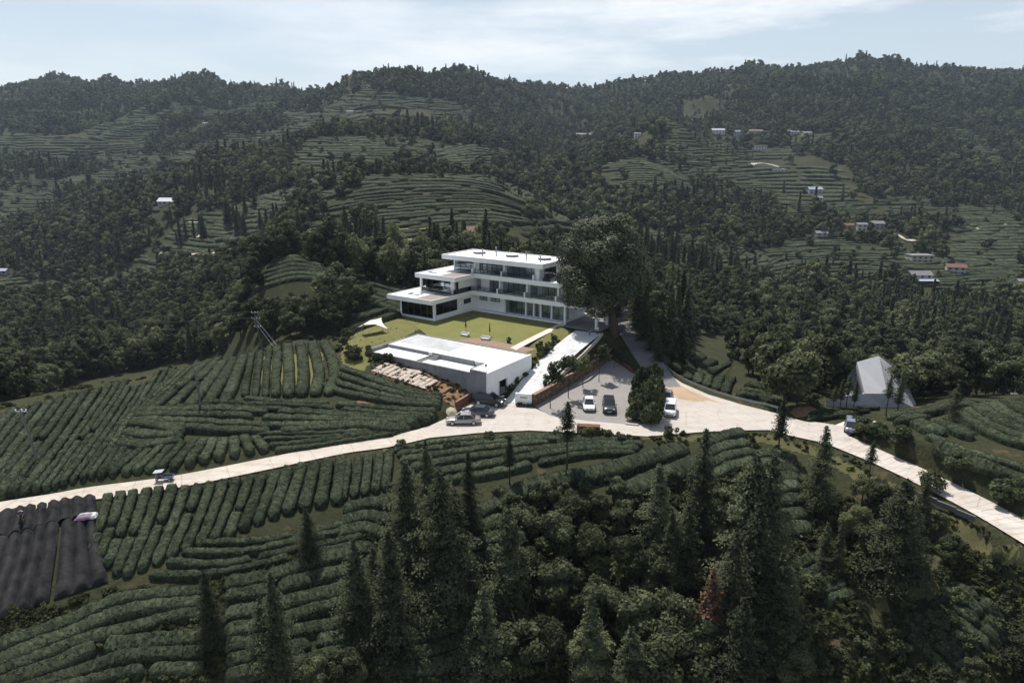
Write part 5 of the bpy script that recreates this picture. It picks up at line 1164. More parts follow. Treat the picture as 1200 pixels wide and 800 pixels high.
for p_, r_ in (((-1.1, -.62, .3), .3), ((-1.1, .62, .3), .3), ((1.4, 0, .28), .28)): t = part(MB().disc(p_, 'y', 0, r_, .16, 16), 'wheel', 'rubber', tr); part(MB().disc(p_, 'y', 0, r_ * .55, .19, 10), 'rim', 'alloy', t)

# ------------------------------------------------------------------ people
def person(loc, rz, label, pose, top, legs, h=1.68, hat=None):
    J = {'stand': dict(pel=(0, 0, .92), ch=(0, .0, 1.28), nk=(0, .02, 1.46), hd=(0, .05, 1.6), sl=(-.19, 0, 1.4), sr=(.19, 0, 1.4), el=(-.24, .02, 1.13), er=(.25, .06, 1.14), wl=(-.24, .1, .9), wr=(.22, .2, .95), hl=(-.24, .13, .82), hr=(.2, .25, .88), kl=(-.11, .04, .5), kr=(.12, .02, .5), al=(-.11, -.02, .09), ar=(.13, .05, .09), tl=(-.11, .14, .04), tr=(.14, .2, .04)),
         'bend': dict(pel=(0, -.12, .86), ch=(0, .22, 1.08), nk=(0, .38, 1.14), hd=(0, .5, 1.12), sl=(-.19, .33, 1.1), sr=(.19, .33, 1.1), el=(-.22, .42, .84), er=(.22, .44, .84), wl=(-.15, .58, .66), wr=(.16, .6, .66), hl=(-.12, .63, .6), hr=(.13, .66, .6), kl=(-.13, .04, .46), kr=(.13, .08, .46), al=(-.13, -.06, .09), ar=(.14, .0, .09), tl=(-.13, .1, .04), tr=(.15, .16, .04))}[pose]
    names = list(J); vs = [J[k] for k in names]; ix = {k: i for i, k in enumerate(names)}
    ed = [('pel', 'ch'), ('ch', 'nk'), ('nk', 'hd'), ('ch', 'sl'), ('ch', 'sr'), ('sl', 'el'), ('sr', 'er'), ('el', 'wl'), ('er', 'wr'), ('wl', 'hl'), ('wr', 'hr'), ('pel', 'kl'), ('pel', 'kr'), ('kl', 'al'), ('kr', 'ar'), ('al', 'tl'), ('ar', 'tr')]
    rd = dict(pel=.15, ch=.15, nk=.055, hd=.10, sl=.07, sr=.07, el=.045, er=.045, wl=.033, wr=.033, hl=.035, hr=.035, kl=.065, kr=.065, al=.045, ar=.045, tl=.04, tr=.04)
    def skin(name, keys, grow, mat, par):
        ks = [k for k in names if k in keys]; mp_ = {k: i for i, k in enumerate(ks)}
        me = bpy.data.meshes.new(name); me.from_pydata([J[k] for k in ks], [(mp_[a], mp_[b]) for a, b in ed if a in mp_ and b in mp_], []); me.materials.append(MAT[mat])
        o = put(bpy.data.objects.new(name, me), par); s_ = o.modifiers.new('skin', 'SKIN'); ly = me.skin_vertices[0] if me.skin_vertices else None
        if ly is None:
            bpy.context.view_layer.objects.active = o; ly = me.skin_vertices[0] if me.skin_vertices else None
        if ly:
            for k in ks: ly.data[mp_[k]].radius = (rd[k] * grow,) * 2
            ly.data[0].use_root = True
        sb = o.modifiers.new('smooth', 'SUBSURF'); sb.levels = sb.render_levels = 1
        return o
    e = empty('person', loc, rz, label, 'person', None, h / 1.7)
    skin('body', names, 1, 'skin', e); skin('top', ('pel', 'ch', 'sl', 'sr', 'el', 'er'), 1.13, top, e); skin('trousers', ('pel', 'kl', 'kr', 'al', 'ar'), 1.14, legs, e)
    hd = J['hd']; m = MB(); rings = [(.0, .118), (.05, .115), (.09, .085), (.118, .02)]
    m.tube([(hd[0], hd[1] - .012, hd[2] + .03 + z) for z, _ in rings], [r for _, r in rings], 10); part(m, 'hair', 'hair', e)
    if hat: part(MB().tube([(hd[0], hd[1], hd[2] + .10), (hd[0], hd[1], hd[2] + .12), (hd[0], hd[1], hd[2] + .22)], [.24, .22, .05], 14), 'hat', hat, e)
    return e
def skin_layer_fix():
    pass
x, y, z = G(27, 612); person((x, y, z + .3), rad(-150), 'person in blue bending over the black shade net', 'bend', 'cloth_blue', 'cloth_dark', 1.7)
x, y, z = Gz(700, 392.5, 5.05); person((x, y, 5.08), rad(150), 'person in pale top standing at the head of the ramp', 'stand', 'cloth_white', 'cloth_dark')
x, y, z = Gz(691, 393.5, 5.05); person((x, y, 5.08), rad(-120), 'person in dark clothes standing left of the one in pale top', 'stand', 'cloth_dark', 'cloth_dark')
# bundle of folded cloth on the netting
x, y, z = G(101, 612); b = empty('cloth_bundle', (x, y, z + .55), rad(12), 'heaped purple and white cloth bundle on the net edge', 'bundle', None, .6)
n_ = 15; V = []
for i in range(n_):
    for j in range(n_):
        a, c = i / (n_ - 1) * 2 - 1, j / (n_ - 1) * 2 - 1; V.append((a * 1.6, c * .75, .5 * (1 - a ** 4) * (1 - c ** 4) + .12 * noise3(a * 3, c * 3, 1, 4)))
ii = np.arange(n_ * n_).reshape(n_, n_); Fc = np.stack([ii[:-1, :-1], ii[1:, :-1], ii[1:, 1:], ii[:-1, 1:]], -1).reshape(-1, 4)
put(bpy.data.objects.new('purple_sheet', grid_mesh('purple_sheet', np.array(V), Fc, MAT['cloth_purple'])), b)
V2 = np.array(V); V2 = V2 * [.28, 1.1, 1.25] + [1.45, .1, .02]; put(bpy.data.objects.new('white_sheet', grid_mesh('white_sheet', V2, Fc, MAT['cloth_white'])), b)
V3 = np.array(V) * [1.0, .3, .9] + [0.1, .72, .12]; put(bpy.data.objects.new('white_sheet', grid_mesh('white_sheet', V3, Fc, MAT['cloth_white'])), b)

# ------------------------------------------------------------------ farmhouses across the valley
def farmhouse(u, v, wpx, hpx, label, wallm='wall_white', roofm='roof_grey', roof='gable', rz=0, dp=.6, storeys=2, lean=False, Y=None):
    p = G(u, v); Y = p[1]; W = wpx * Y / FPX; Hh = hpx * Y / FPX; D = max(4, W * dp)
    e = empty('farmhouse', (p[0], p[1] + D * .5, p[2]), rz, label, 'farmhouse', 'farmhouses across the valley'); hw, hd = W / 2, D / 2
    part(MB().box(-hw, hw, -hd, hd, -4, Hh), 'wall', wallm, e); ov = .5
    if roof == 'gable':
        rh = min(2.2, D * .28); m = MB()
        a = [(-hw - ov, -hd - ov, Hh - .15), (hw + ov, -hd - ov, Hh - .15), (hw + ov, 0, Hh + rh), (-hw - ov, 0, Hh + rh), (hw + ov, hd + ov, Hh - .15), (-hw - ov, hd + ov, Hh - .15)]
        m.add(a + [(x, y, z - .22) for x, y, z in a], [(0, 1, 2, 3), (3, 2, 4, 5), (7, 6, 9, 8), (8, 9, 11, 10), (0, 6, 7, 1), (5, 4, 10, 11), (0, 3, 9, 6), (3, 5, 11, 9), (1, 7, 8, 2), (2, 8, 10, 4)]); rp = part(m, 'roof', roofm, e)
        m = MB(); m.add([(-hw, -hd + .01, Hh - .01), (-hw, hd - .01, Hh - .01), (-hw, 0, Hh + rh - .25), (hw, -hd + .01, Hh - .01), (hw, hd - .01, Hh - .01), (hw, 0, Hh + rh - .25)], [(1, 0, 2), (3, 4, 5)]); part(m, 'gable', wallm, e)
    else: part(MB().box(-hw - .3, hw + .3, -hd - .4, hd + .3, Hh + .002, Hh + .45), 'roof', roofm, e)
    n = max(2, int(W / 3.2)); sh = Hh / storeys
    for s_ in range(storeys):
        for k in range(n):
            x = -hw + W * (k + .5) / n; z = sh * s_
            w_ = part(MB().box(x - .65, x + .65, -hd - .05, -hd - .002, z + sh * .28, z + sh * .78), 'window' if (k != n // 2 or s_) else 'door', 'window_dark', e)
    if lean: part(MB().prism([(-hw - 1, -hd - 5), (hw + 1.5, -hd - 5), (hw + 1.5, -hd - .06), (-hw - 1, -hd - .06)], [Hh * .36, Hh * .36, Hh * .52, Hh * .52], [Hh * .4, Hh * .4, Hh * .56, Hh * .56]), 'lean_to_roof', 'sheet_blue_white', e)
    MARKS.append(('the ' + label.split(' beside')[0].split(' under')[0].split(' above')[0].split(' below')[0], p[0], p[1])); return e
farmhouse(560, 281, 30, 8, 'brown gabled farmhouse with pale beams above the villa roof', 'wall_beige', 'roof_brown', rz=rad(24), storeys=1, dp=.8)
farmhouse(842, 158, 14, 5, 'leftmost white house of the far village', rz=0, roofm='sheet_blue_white'); farmhouse(866, 161, 11, 6, 'narrow bluish house in the far village', 'wall_blue', 'roof_grey')
farmhouse(886, 159, 15, 5, 'brown roofed house in the far village', 'wall_grey', 'roof_brown'); farmhouse(890, 178, 17, 7, 'large white roofed hall below the far village', 'wall_white', 'wall_white', 'flat')
farmhouse(930, 159, 12, 4, 'grey house in the trees right of the far village', 'wall_blue', 'roof_grey'); farmhouse(946, 160, 9, 4, 'small pale house at the right end of the far village', 'wall_white', 'roof_grey')
farmhouse(915, 202, 15, 3, 'long low white shed on the far terraces', 'wall_white', 'wall_white', 'flat', storeys=1); farmhouse(956, 227, 15, 5, 'bluish white house on the middle terraces', 'wall_blue', 'wall_blue')
farmhouse(960, 238, 7, 6, 'small bright house below the middle terraces', 'wall_white', 'roof_grey', dp=1.0); farmhouse(996, 269, 13, 5, 'pink roofed house left of the double-storey white house', 'wall_white', 'roof_red')
farmhouse(1010, 271, 11, 8, 'double-storey white house among the valley trees', 'wall_white', 'roof_grey'); farmhouse(1028, 268, 16, 6, 'grey roofed house right of the double-storey white house', 'wall_grey', 'roof_grey')
farmhouse(963, 280, 13, 7, 'grey house half hidden in the valley trees', 'wall_grey', 'roof_grey'); farmhouse(1046, 283, 10, 4, 'low beige house next to the bright yard', 'wall_beige', 'roof_brown', storeys=1)
farmhouse(1081, 308, 26, 8, 'wide beige farmhouse with flat roof in the valley', 'wall_beige', 'roof_grey', 'flat'); farmhouse(1080, 331, 24, 9, 'white farmhouse with a long bright lean-to roof', 'wall_white', 'roof_grey', lean=True)
farmhouse(1122, 322, 20, 9, 'white farmhouse with red brown roof on the right', 'wall_white', 'roof_red', rz=rad(-18)); farmhouse(1199, 340, 13, 11, 'bluish farmhouse at the right edge', 'wall_blue', 'roof_grey')
farmhouse(684, 162, 16, 4, 'grey houses row under the middle summit', 'wall_grey', 'roof_grey'); farmhouse(747, 162, 7, 5, 'tiny white house left of the far village', 'wall_white', 'roof_grey'); farmhouse(196, 240, 22, 4, 'long pale roofed house in the left wood', 'wall_grey', 'sheet_blue_white', storeys=1)
farmhouse(145, 136, 9, 3, 'tiny pale house on the far left hill', 'wall_white', 'roof_grey'); farmhouse(240, 148, 5, 3, 'tiny house on the left ridge', 'wall_white', 'roof_grey', dp=1); farmhouse(410, 134, 7, 3, 'tiny white house near the middle crest', 'wall_white', 'roof_grey')
farmhouse(2, 322, 10, 5, 'pale house at the left edge', 'wall_blue', 'sheet_blue_white', storeys=1)
e = atY(1200, 440, 112); hh = empty('white_annexe', (e[0] + 6.0, e[1] + 2, -2.2), rad(-8), 'white building cut off by the right edge', 'building')
gz_ = float(H(e[0] + 3.5, e[1])); part(MB().box(-4, 8, -4, 4, gz_ - 3, gz_ + 5.5), 'wall', 'wall_white', hh); part(MB().box(-4.4, 8.4, -4.4, 4.4, gz_ + 5.502, gz_ + 5.9), 'roof', 'wall_grey', hh)
for k in range(3): part(MB().box(-2.6 + 3 * k, -1.2 + 3 * k, -4.06, -4.002, gz_ + 1.5, gz_ + 3.5), 'window', 'window_dark', hh)
# pale paths across the far slopes
def far_path(pts, hw, name='path', mat='concrete_lane', dz=.6):
    return strip(name, GL(pts, 6), hw, mat, dz, 2.5, True)
far_path([(455, 273), (510, 269), (565, 263)], 1.6, 'grass_strip', 'rough_grass', 1.0); far_path([(470, 284), (520, 282), (578, 279)], 1.3, 'grass_strip', 'rough_grass', 1.0)
far_path([(404, 166), (412, 168), (414, 174), (420, 181), (431, 184)], 2.8); far_path([(222, 258), (228, 262), (236, 268), (237, 274), (232, 279)], 1.6); far_path([(188, 298), (215, 300), (245, 298), (275, 296), (300, 292)], 1.0, dz=1.0)
far_path([(1120, 271), (1150, 268), (1176, 265), (1180, 262)], 1.3); far_path([(463, 316), (475, 311), (500, 308), (520, 305)], .8); far_path([(1040, 274), (1052, 276), (1062, 282), (1074, 282)], 1.6); far_path([(880, 193), (895, 192), (912, 196), (918, 199)], 1.8)
far_path([(1105, 322), (1110, 326), (1116, 330)], 1.2); far_path([(375, 300), (400, 312), (428, 318)], .8)
drape('yard', [tuple(Gz(u, v, -.4))[:2] for u, v in ((925, 484), (930, 478), (945, 476), (958, 480), (950, 489), (932, 492))], 'soil', .3, .08)
# ------------------------------------------------------------------ the great tree by the villa and the trees one can point at
bx, by, bz = Gz(719, 388, 4.5); big = empty('camphor_tree', (bx, by, float(H(bx, by))), 0, 'huge dark spreading tree beside the villa entrance', 'tree')
hb_ = 23.5; crx, cry = Gz(703, 389, 4.5)[0] - bx, 2.0
m = MB(); m.tube([(0, 0, -1), (0, 0, 1.5), (crx * .3, cry * .3, 5), (crx * .6, cry * .6, 11), (crx, cry, 17)], [1.15, .8, .65, .45, .2], 12)
gq = random.Random(3)
for i in range(13):
    a = i * 2.4; z = 4 + i * .9; r_ = 5.5 + gq.uniform(-1, 1.5); m.tube([(crx * .4, cry * .4, z), (crx * .6 + r_ * .45 * math.cos(a), cry * .6 + r_ * .45 * math.sin(a), z + 2.0), (crx * .6 + r_ * math.cos(a), cry * .6 + r_ * math.sin(a), z + 4.6)], [.32, .22, .07], 7)
m.build('trunk', MAT['bark'], big)
va = broad_crown(500, hb_, 8.5, 2.6, 70, 64000, .34, .10, .8, .3)
va[0][:, 0] += crx * .9 + .5; va[0][:, 1] += cry * .8; put(bpy.data.objects.new('crown', crown('crown', va, 'camphor')), big)
MARKS.append(('the huge tree by the villa', bx, by))
MARKS += [('the black shade nets', -58, 60), ('the concrete junction', 22, 88), ('the ribbed road', 48, 70), ('the twin-armed power pole', b1[0], b1[1]), ('the guard rail', 28, 98), ('the car park', 13, 104), ('the blue three-wheeler', *Gz(193, 563, 0)[:2]), ('the round knoll', -48, 180), ('the canopy tent', tx, ty)]
def at_px(u, v, vt, proto, name, kind, cat, group, rz=None):
    p = G(u, v); h = (slope(vt) - slope(v)) * p[1] * 1.02
    return lean_tree(name, proto, p[0], p[1], max(2, h), R.uniform(0, 6) if rz is None else rz, kind, cat, group)
CG = 'dark conifers of the foreground slope'
for i, (u, v, vt) in enumerate(((250, 757, 668), (330, 805, 672), (363, 656, 597), (421, 742, 632), (463, 778, 624), (502, 625, 516), (480, 664, 540), (520, 716, 552), (536, 690, 575), (550, 625, 530), (595, 722, 596), (568, 806, 690), (766, 664, 544),
                                (817, 640, 503), (871, 692, 530), (889, 702, 530), (957, 598, 500), (1042, 694, 562), (1060, 670, 590), (1078, 618, 560), (964, 662, 612), (979, 674, 615), (1197, 775, 694), (875, 745, 590), (850, 770, 625), (895, 640, 560),
                                (440, 700, 640), (312, 775, 700), (800, 700, 590), (690, 808, 690), (735, 830, 735), (860, 830, 700), (1115, 500, 450), (782, 700, 600), (905, 770, 650))):
    k = (2 if v > 690 and 500 < u < 560 or u in (1042, 1060) else i % 4)
    at_px(u, v, vt, CON_HI[k], 'conifer', 'tall dark conifer', 'conifer', CG)
at_px(827, 775, 668, CON_RED, 'conifer', 'red brown dying conifer', 'conifer', CG); at_px(893, 668, 628, CON_RED, 'conifer', 'small rusty conifer', 'conifer', CG)
for i, (u, v, vt) in enumerate(((597, 567, 510), (664, 552, 470), (912, 531, 466), (984, 481, 444), (991, 482, 440), (1000, 480, 446), (976, 480, 452), (1038, 487, 442), (1051, 487, 440), (1018, 560, 515))):
    at_px(u, v, vt, CON_BARE[i % 3], 'pole_conifer', 'slender conifer on a bare stem', 'conifer', 'slender bare-stemmed conifers')
for i, (u, v, vt) in enumerate(((645, 478, 424), (666, 466, 412), (683, 454, 412), (702, 447, 404), (720, 431, 406), (640, 462, 440))):
    p = Gz(u, v, 0); h0, tm, cm = SAPL[i % 3]; s = (slope(vt) - slope(v)) * p[1] / h0; e = empty('young_tree', p, i * 2.1, ordw(i + 1) + ' thin young tree from the road along the car park', 'tree', 'young trees of the car park', (s,) * 3)
    put(bpy.data.objects.new('trunk', tm), e); put(bpy.data.objects.new('crown', cm), e)
for i, (u, v, vt) in enumerate(((798, 428, 375), (806, 416, 368), (796, 404, 350)) ): at_px(u, v, vt, CON_HI[i], 'conifer', 'dark conifer behind the rail', 'conifer', 'conifers behind the guard rail')
for i, (u, v, vt) in enumerate(((754, 399, 340), (763, 412, 362), (747, 384, 322), (771, 424, 388), (757, 372, 310))): at_px(u, v, vt, CON_HI[i % 4], 'conifer', 'dark conifer along the back road', 'conifer', 'conifers along the back road')
for i, (u, v, vt) in enumerate(((728, 366, 335), (722, 372, 345), (716, 380, 352), (735, 358, 325), (760, 392, 365), (745, 372, 345))): at_px(u, v, vt, BRO_HI[i % 5], 'broadleaf_tree', 'dark leafy tree over the back road', 'tree', 'trees round the head of the back road')
# broadleaf trees standing round the foreground, the junction and the faceted house
BG = 'broadleaf trees of the foreground slope'
for u, v, vt in ((640, 605, 560), (668, 625, 575), (700, 620, 578), (730, 630, 585), (650, 660, 600), (690, 670, 612), (735, 685, 625), (770, 700, 640), (620, 690, 640), (655, 720, 655), (700, 740, 680), (745, 760, 690), (790, 760, 690), (640, 790, 720), (690, 800, 735), (610, 800, 725), (780, 815, 735), (820, 780, 720),
                 (610, 640, 592), (760, 640, 590), (800, 650, 600), (1010, 590, 556), (1000, 640, 590), (1020, 660, 610), (1030, 610, 565), (1110, 660, 625), (920, 800, 745), (885, 800, 745), (1165, 665, 640), (410, 810, 760), (370, 810, 770),
                 (845, 610, 570), (722, 590, 558), (660, 585, 562), (1140, 800, 770), (1100, 620, 600)):
    at_px(u, v, vt, BRO_HI[R.randrange(5)], 'broadleaf_tree', R.choice(('low bushy tree', 'rounded bushy tree', 'spreading leafy tree')), 'tree', BG)
for i_, (u, v, vt, k_) in enumerate(((752, 494, 462, .62), (763, 489, 440, .5), (756, 478, 432, .5), (766, 466, 424, .5), (742, 493, 473, .7), (763, 498, 472, .7), (747, 484, 455, .6), (769, 478, 446, .5))):
    o_ = at_px(u, v, vt, BUSH[i_ % 3], 'bush', 'thick tall bush', 'bush', 'bushes massed between car park and junction'); o_.scale = (o_.scale[0] * k_, o_.scale[1] * k_, o_.scale[2])
for u, v, vt in ((1030, 512, 495), (1052, 518, 498), (1012, 506, 492), (1120, 548, 530), (1180, 588, 562), (1088, 574, 550), (1002, 502, 493)):
    at_px(u, v, vt, BUSH[R.randrange(3)], 'bush', 'dense bush overhanging the red bank', 'bush', 'bushes along the red bank')
for u, v, vt in ((280, 380, 352), (296, 382, 350), (314, 378, 348), (332, 384, 350), (348, 376, 346), (364, 380, 344), (310, 394, 366), (340, 394, 364), (270, 388, 352), (282, 396, 366), (325, 366, 345), (300, 366, 346)): at_px(u, v, vt, BRO_HI[R.randrange(5)], 'broadleaf_tree', 'leafy tree on the wooded bank', 'tree', 'trees on the bank below the knoll')
# shrubs on the planted slopes by the ramp and ragged bushes on the verges
def shrub_in(px, n_, s0, s1, kind, group, seed, me=SHRUB, nm='shrub', cat='shrub'):
    rg = random.Random(seed); us = [p[0] for p in px]; vs_ = [p[1] for p in px]; c = 0; t = 0
    while c < n_ and t < 4000:
        t += 1; u, v = rg.uniform(min(us), max(us)), rg.uniform(min(vs_), max(vs_))
        if not in_poly(np.array(u), np.array(v), px): continue
        p = G(u, v)
        if any(in_poly(p[0], p[1], q_) for q_ in (PLAZA, PARK, POOL)): continue
        one_mesh(nm, me[rg.randrange(len(me))], p[0], p[1], rg.uniform(s0, s1), rg.uniform(0, 6), kind, cat, group); c += 1
shrub_in([(632, 402), (650, 392), (662, 398), (640, 416), (622, 428)], 16, .35, .6, 'clipped shrub beside the ramp', 'shrubs on the slope by the ramp', 1)
shrub_in([(600, 440), (622, 424), (628, 430), (596, 458), (588, 458)], 14, .35, .55, 'green shrub along the pool wall', 'shrubs along the pool wall', 2)
shrub_in([(634, 456), (690, 420), (708, 398), (716, 406), (690, 426), (650, 448)], 26, .3, .55, 'loose shrub above the long stone wall', 'shrubs above the stone wall', 3)
shrub_in([(430, 410), (560, 446), (560, 452), (500, 440), (430, 418)], 14, .4, .7, 'weedy shrub below the pool base', 'shrubs at the foot of the pool', 4)
shrub_in([(470, 524), (640, 510), (820, 508), (820, 516), (640, 520), (475, 531)], 18, .35, .75, 'ragged shrub on the road verge', 'shrubs on the junction verge', 5)
shrub_in([(400, 400), (410, 390), (420, 425), (404, 425), (395, 415)], 14, .5, 1.0, 'bush at the left edge of the rough meadow', 'bushes edging the meadow', 6)
shrub_in([(560, 560), (900, 560), (900, 800), (580, 800)], 80, .6, 1.3, 'undergrowth bush among the foreground trees', 'undergrowth bushes of the foreground', 7)
shrub_in([(960, 560), (1060, 580), (1200, 660), (1200, 800), (900, 800), (930, 700)], 45, .5, 1.0, 'undergrowth bush on the right slope', 'undergrowth bushes of the right slope', 8)
shrub_in([(720, 416), (748, 436), (742, 440), (716, 424)], 9, .3, .5, 'low shrub behind the red brick edging', 'shrubs behind the brick edging', 9)
shrub_in([(935, 470), (955, 466), (960, 482), (940, 482)], 4, .5, .8, 'bush left of the faceted house', 'bushes by the faceted house', 10)

# ------------------------------------------------------------------ the woods
NEAR_XY = [tuple(G(u, v)[:2]) for u, v in ((-260, 500), (-120, 492), (0, 474), (60, 458), (120, 442), (200, 424), (260, 412), (303, 405), (350, 394), (396, 388), (410, 383))] + [(-30, 142), (-24, 152), (-8, 158), (20, 150), (26, 138), (27, 128)] + \
    [tuple(G(u, v)[:2]) for u, v in ((784, 436), (804, 448), (835, 460), (870, 472), (912, 482), (960, 474))] + [(52, 108), (58, 104)] + [tuple(G(u, v)[:2]) for u, v in ((1085, 478), (1140, 470), (1210, 462), (1300, 455))] + [(80, 84), (72, 20), (-105, 20), (-105, 62)]
OPEN_XY = [[tuple(G(u, v)[:2]) for u, v in q_] for q_ in ([(955, 474), (960, 468), (1000, 462), (1080, 474), (1105, 470), (1110, 484), (960, 488)], [(440, 225), (600, 235), (622, 262), (615, 296), (500, 312), (440, 300)])] + [[(44, 96), (44, 103), (52, 109), (60, 109), (64, 99), (62, 94)]]
HEDGED = [tuple(G(u, v)[:2]) for u, v in ((770, 430), (787, 436), (870, 470), (912, 474), (895, 456), (872, 436), (858, 402), (830, 392), (800, 396), (780, 408))]
def blocked(x, y, pad=0):
    b = in_poly(x, y, NEAR_XY)
    for q_ in FIELDS_XY[:N_NEARF] + [NETXY]: b |= in_poly(x, y, q_)
    nz_ = fbm2(x / 14, y / 9, 57, 2); rr_ = np.random.default_rng(len(x)).random(len(x))
    for q_ in FIELDS_XY[N_NEARF:]: b |= in_poly(x, y, q_) & (nz_ < .46) & (rr_ > .02)
    b |= ((x + 54) / 15) ** 2 + ((y - 172) / 11) ** 2 < 1
    for q_ in OPEN_XY: b |= in_poly(x, y, q_)
    b |= in_poly(x, y, HEDGED); d, _ = seg_dist(x, y, ROAD_N); b |= d < 3.6; d, _ = seg_dist(x, y, ROAD_E); b |= d < 4.5
    b |= np.hypot(x - bx, y - by) < 6
    return b
def scatter(y0, y1, cell, jitter, amax, seed):
    """jittered grid over the fan of country between two depths"""
    g = np.random.default_rng(seed); ys = np.arange(y0, y1, cell); X_, Y_ = [], []
    for y in ys:
        xs = np.arange(-amax * y - 40, amax * y + 40, cell); X_.append(xs + g.uniform(-jitter, jitter, len(xs)) * cell); Y_.append(y + g.uniform(-jitter, jitter, len(xs)) * cell)
    return np.concatenate(X_), np.concatenate(Y_), g
house_xy = [(m_[1], m_[2]) for m_ in MARKS]
def near_house(x, y, rr=13):
    b = np.zeros(x.shape, bool)
    for hx, hy in [(o.location.x, o.location.y) for o in bpy.data.objects if o.name.startswith('farmhouse')]:
        b |= (np.abs(x - hx) < 7 * (1 + hy / 900)) & (y - hy < 4) & (y - hy > -(8 + hy / 22))
    return b
FH = [(o.location.x, o.location.y) for o in bpy.data.objects if o.name.startswith('farmhouse')]
PATHS = [np.array([o.matrix_world @ v.co for v in o.data.vertices][2::5]) for o in bpy.data.objects if o.name.startswith('path')]
def on_path(x, y):
    b = np.zeros(x.shape, bool)
    for p in PATHS:
        for q_ in p[::2]: b |= (np.abs(x - q_[0]) < 5) & (y - q_[1] < 5) & (y - q_[1] > -14)
    return b
KINDS = {}
def woods(y0, y1, cell, pcon, seed, open_thr, kb, kc, smin=.75, smax=1.2):
    x, y, g = scatter(y0, y1, cell, .42, 1.1, seed)
    ok = ~blocked(x, y) & ~near_house(x, y) & ~on_path(x, y)
    op = open_land(x, y)              # clearings
    thin = op < open_thr; ok &= ~thin | (g.random(len(x)) < .16)
    x, y, thin = x[ok], y[ok], thin[ok]; cn = fbm2(x / 45, y / 45, 71, 3)
    con = g.random(len(x)) < np.clip(pcon + cn * 1.2, .005, .9)
    s = g.uniform(smin, smax, len(x)) * (1 + .35 * fbm2(x / 30, y / 30, 81, 2)); s = s * (1 + .5 * fbm2(x / (16 + y * .03), y / (16 + y * .03), 91, 2)); s = np.where(thin, s * .62, s); s = np.where(con, s * .9, s)
    z = H(x, y)
    for flag, k in ((False, kb), (True, kc)):
        m_ = con == flag; KINDS.setdefault(k, []).append(np.stack([x[m_], y[m_], z[m_] - .25, s[m_], g.uniform(0, 6.28, m_.sum())], 1))
woods(30, 330, 4.6, -.03, 1, -.5, 'bm', 'cm', .6, 1.3)
woods(330, 620, 6.2, .03, 2, OPEN_THR[1], 'bl', 'cl', .6, 1.35)
woods(620, 1150, 8.4, .03, 3, OPEN_THR[2], 'bl', 'cl', .7, 1.6)
woods(1150, 1750, 10.5, -.05, 4, -.7, 'bl', 'cl', .8, 1.7)
for k in KINDS: KINDS[k] = np.vstack(KINDS[k])
# conifer stands read off the photograph
for u0, v0, u1, v1, n_, y_ in ((395, 292, 470, 318, 26, None), (500, 312, 640, 268, 0, None), (735, 300, 880, 330, 40, None), (90, 300, 150, 310, 14, None), (270, 275, 330, 268, 14, None), (210, 290, 300, 245, 16, None), (905, 395, 1190, 410, 24, None), (1090, 400, 1165, 420, 10, None), (780, 420, 800, 405, 5, None), (600, 200, 645, 232, 18, None)):
    for i in range(n_):
        t = R.random(); p = G(u0 + (u1 - u0) * t + R.uniform(-8, 8), v0 + (v1 - v0) * t + R.uniform(-5, 5))
        if in_poly(p[0], p[1], NEAR_XY): continue
        KINDS['cm'] = np.vstack([KINDS['cm'], [[p[0], p[1], p[2] - .25, R.uniform(.8, 1.2), R.uniform(0, 6)]]])
LOW = {'bm': BRO_MID, 'cm': CON_MID, 'bl': BRO_LO, 'cl': CON_LO}
def visible(x, y, z, hh):
    """is the top of a plant above the ground in front of it, and in frame"""
    u, v = P(x, y, z + hh); ok = (u > -40) & (u < 1240) & (v < 830); t = np.linspace(.15, .97, 40)
    for k in t: ok &= (CAMH + (z + hh - CAMH) * k) > H(x * k, y * k) - .5
    return ok
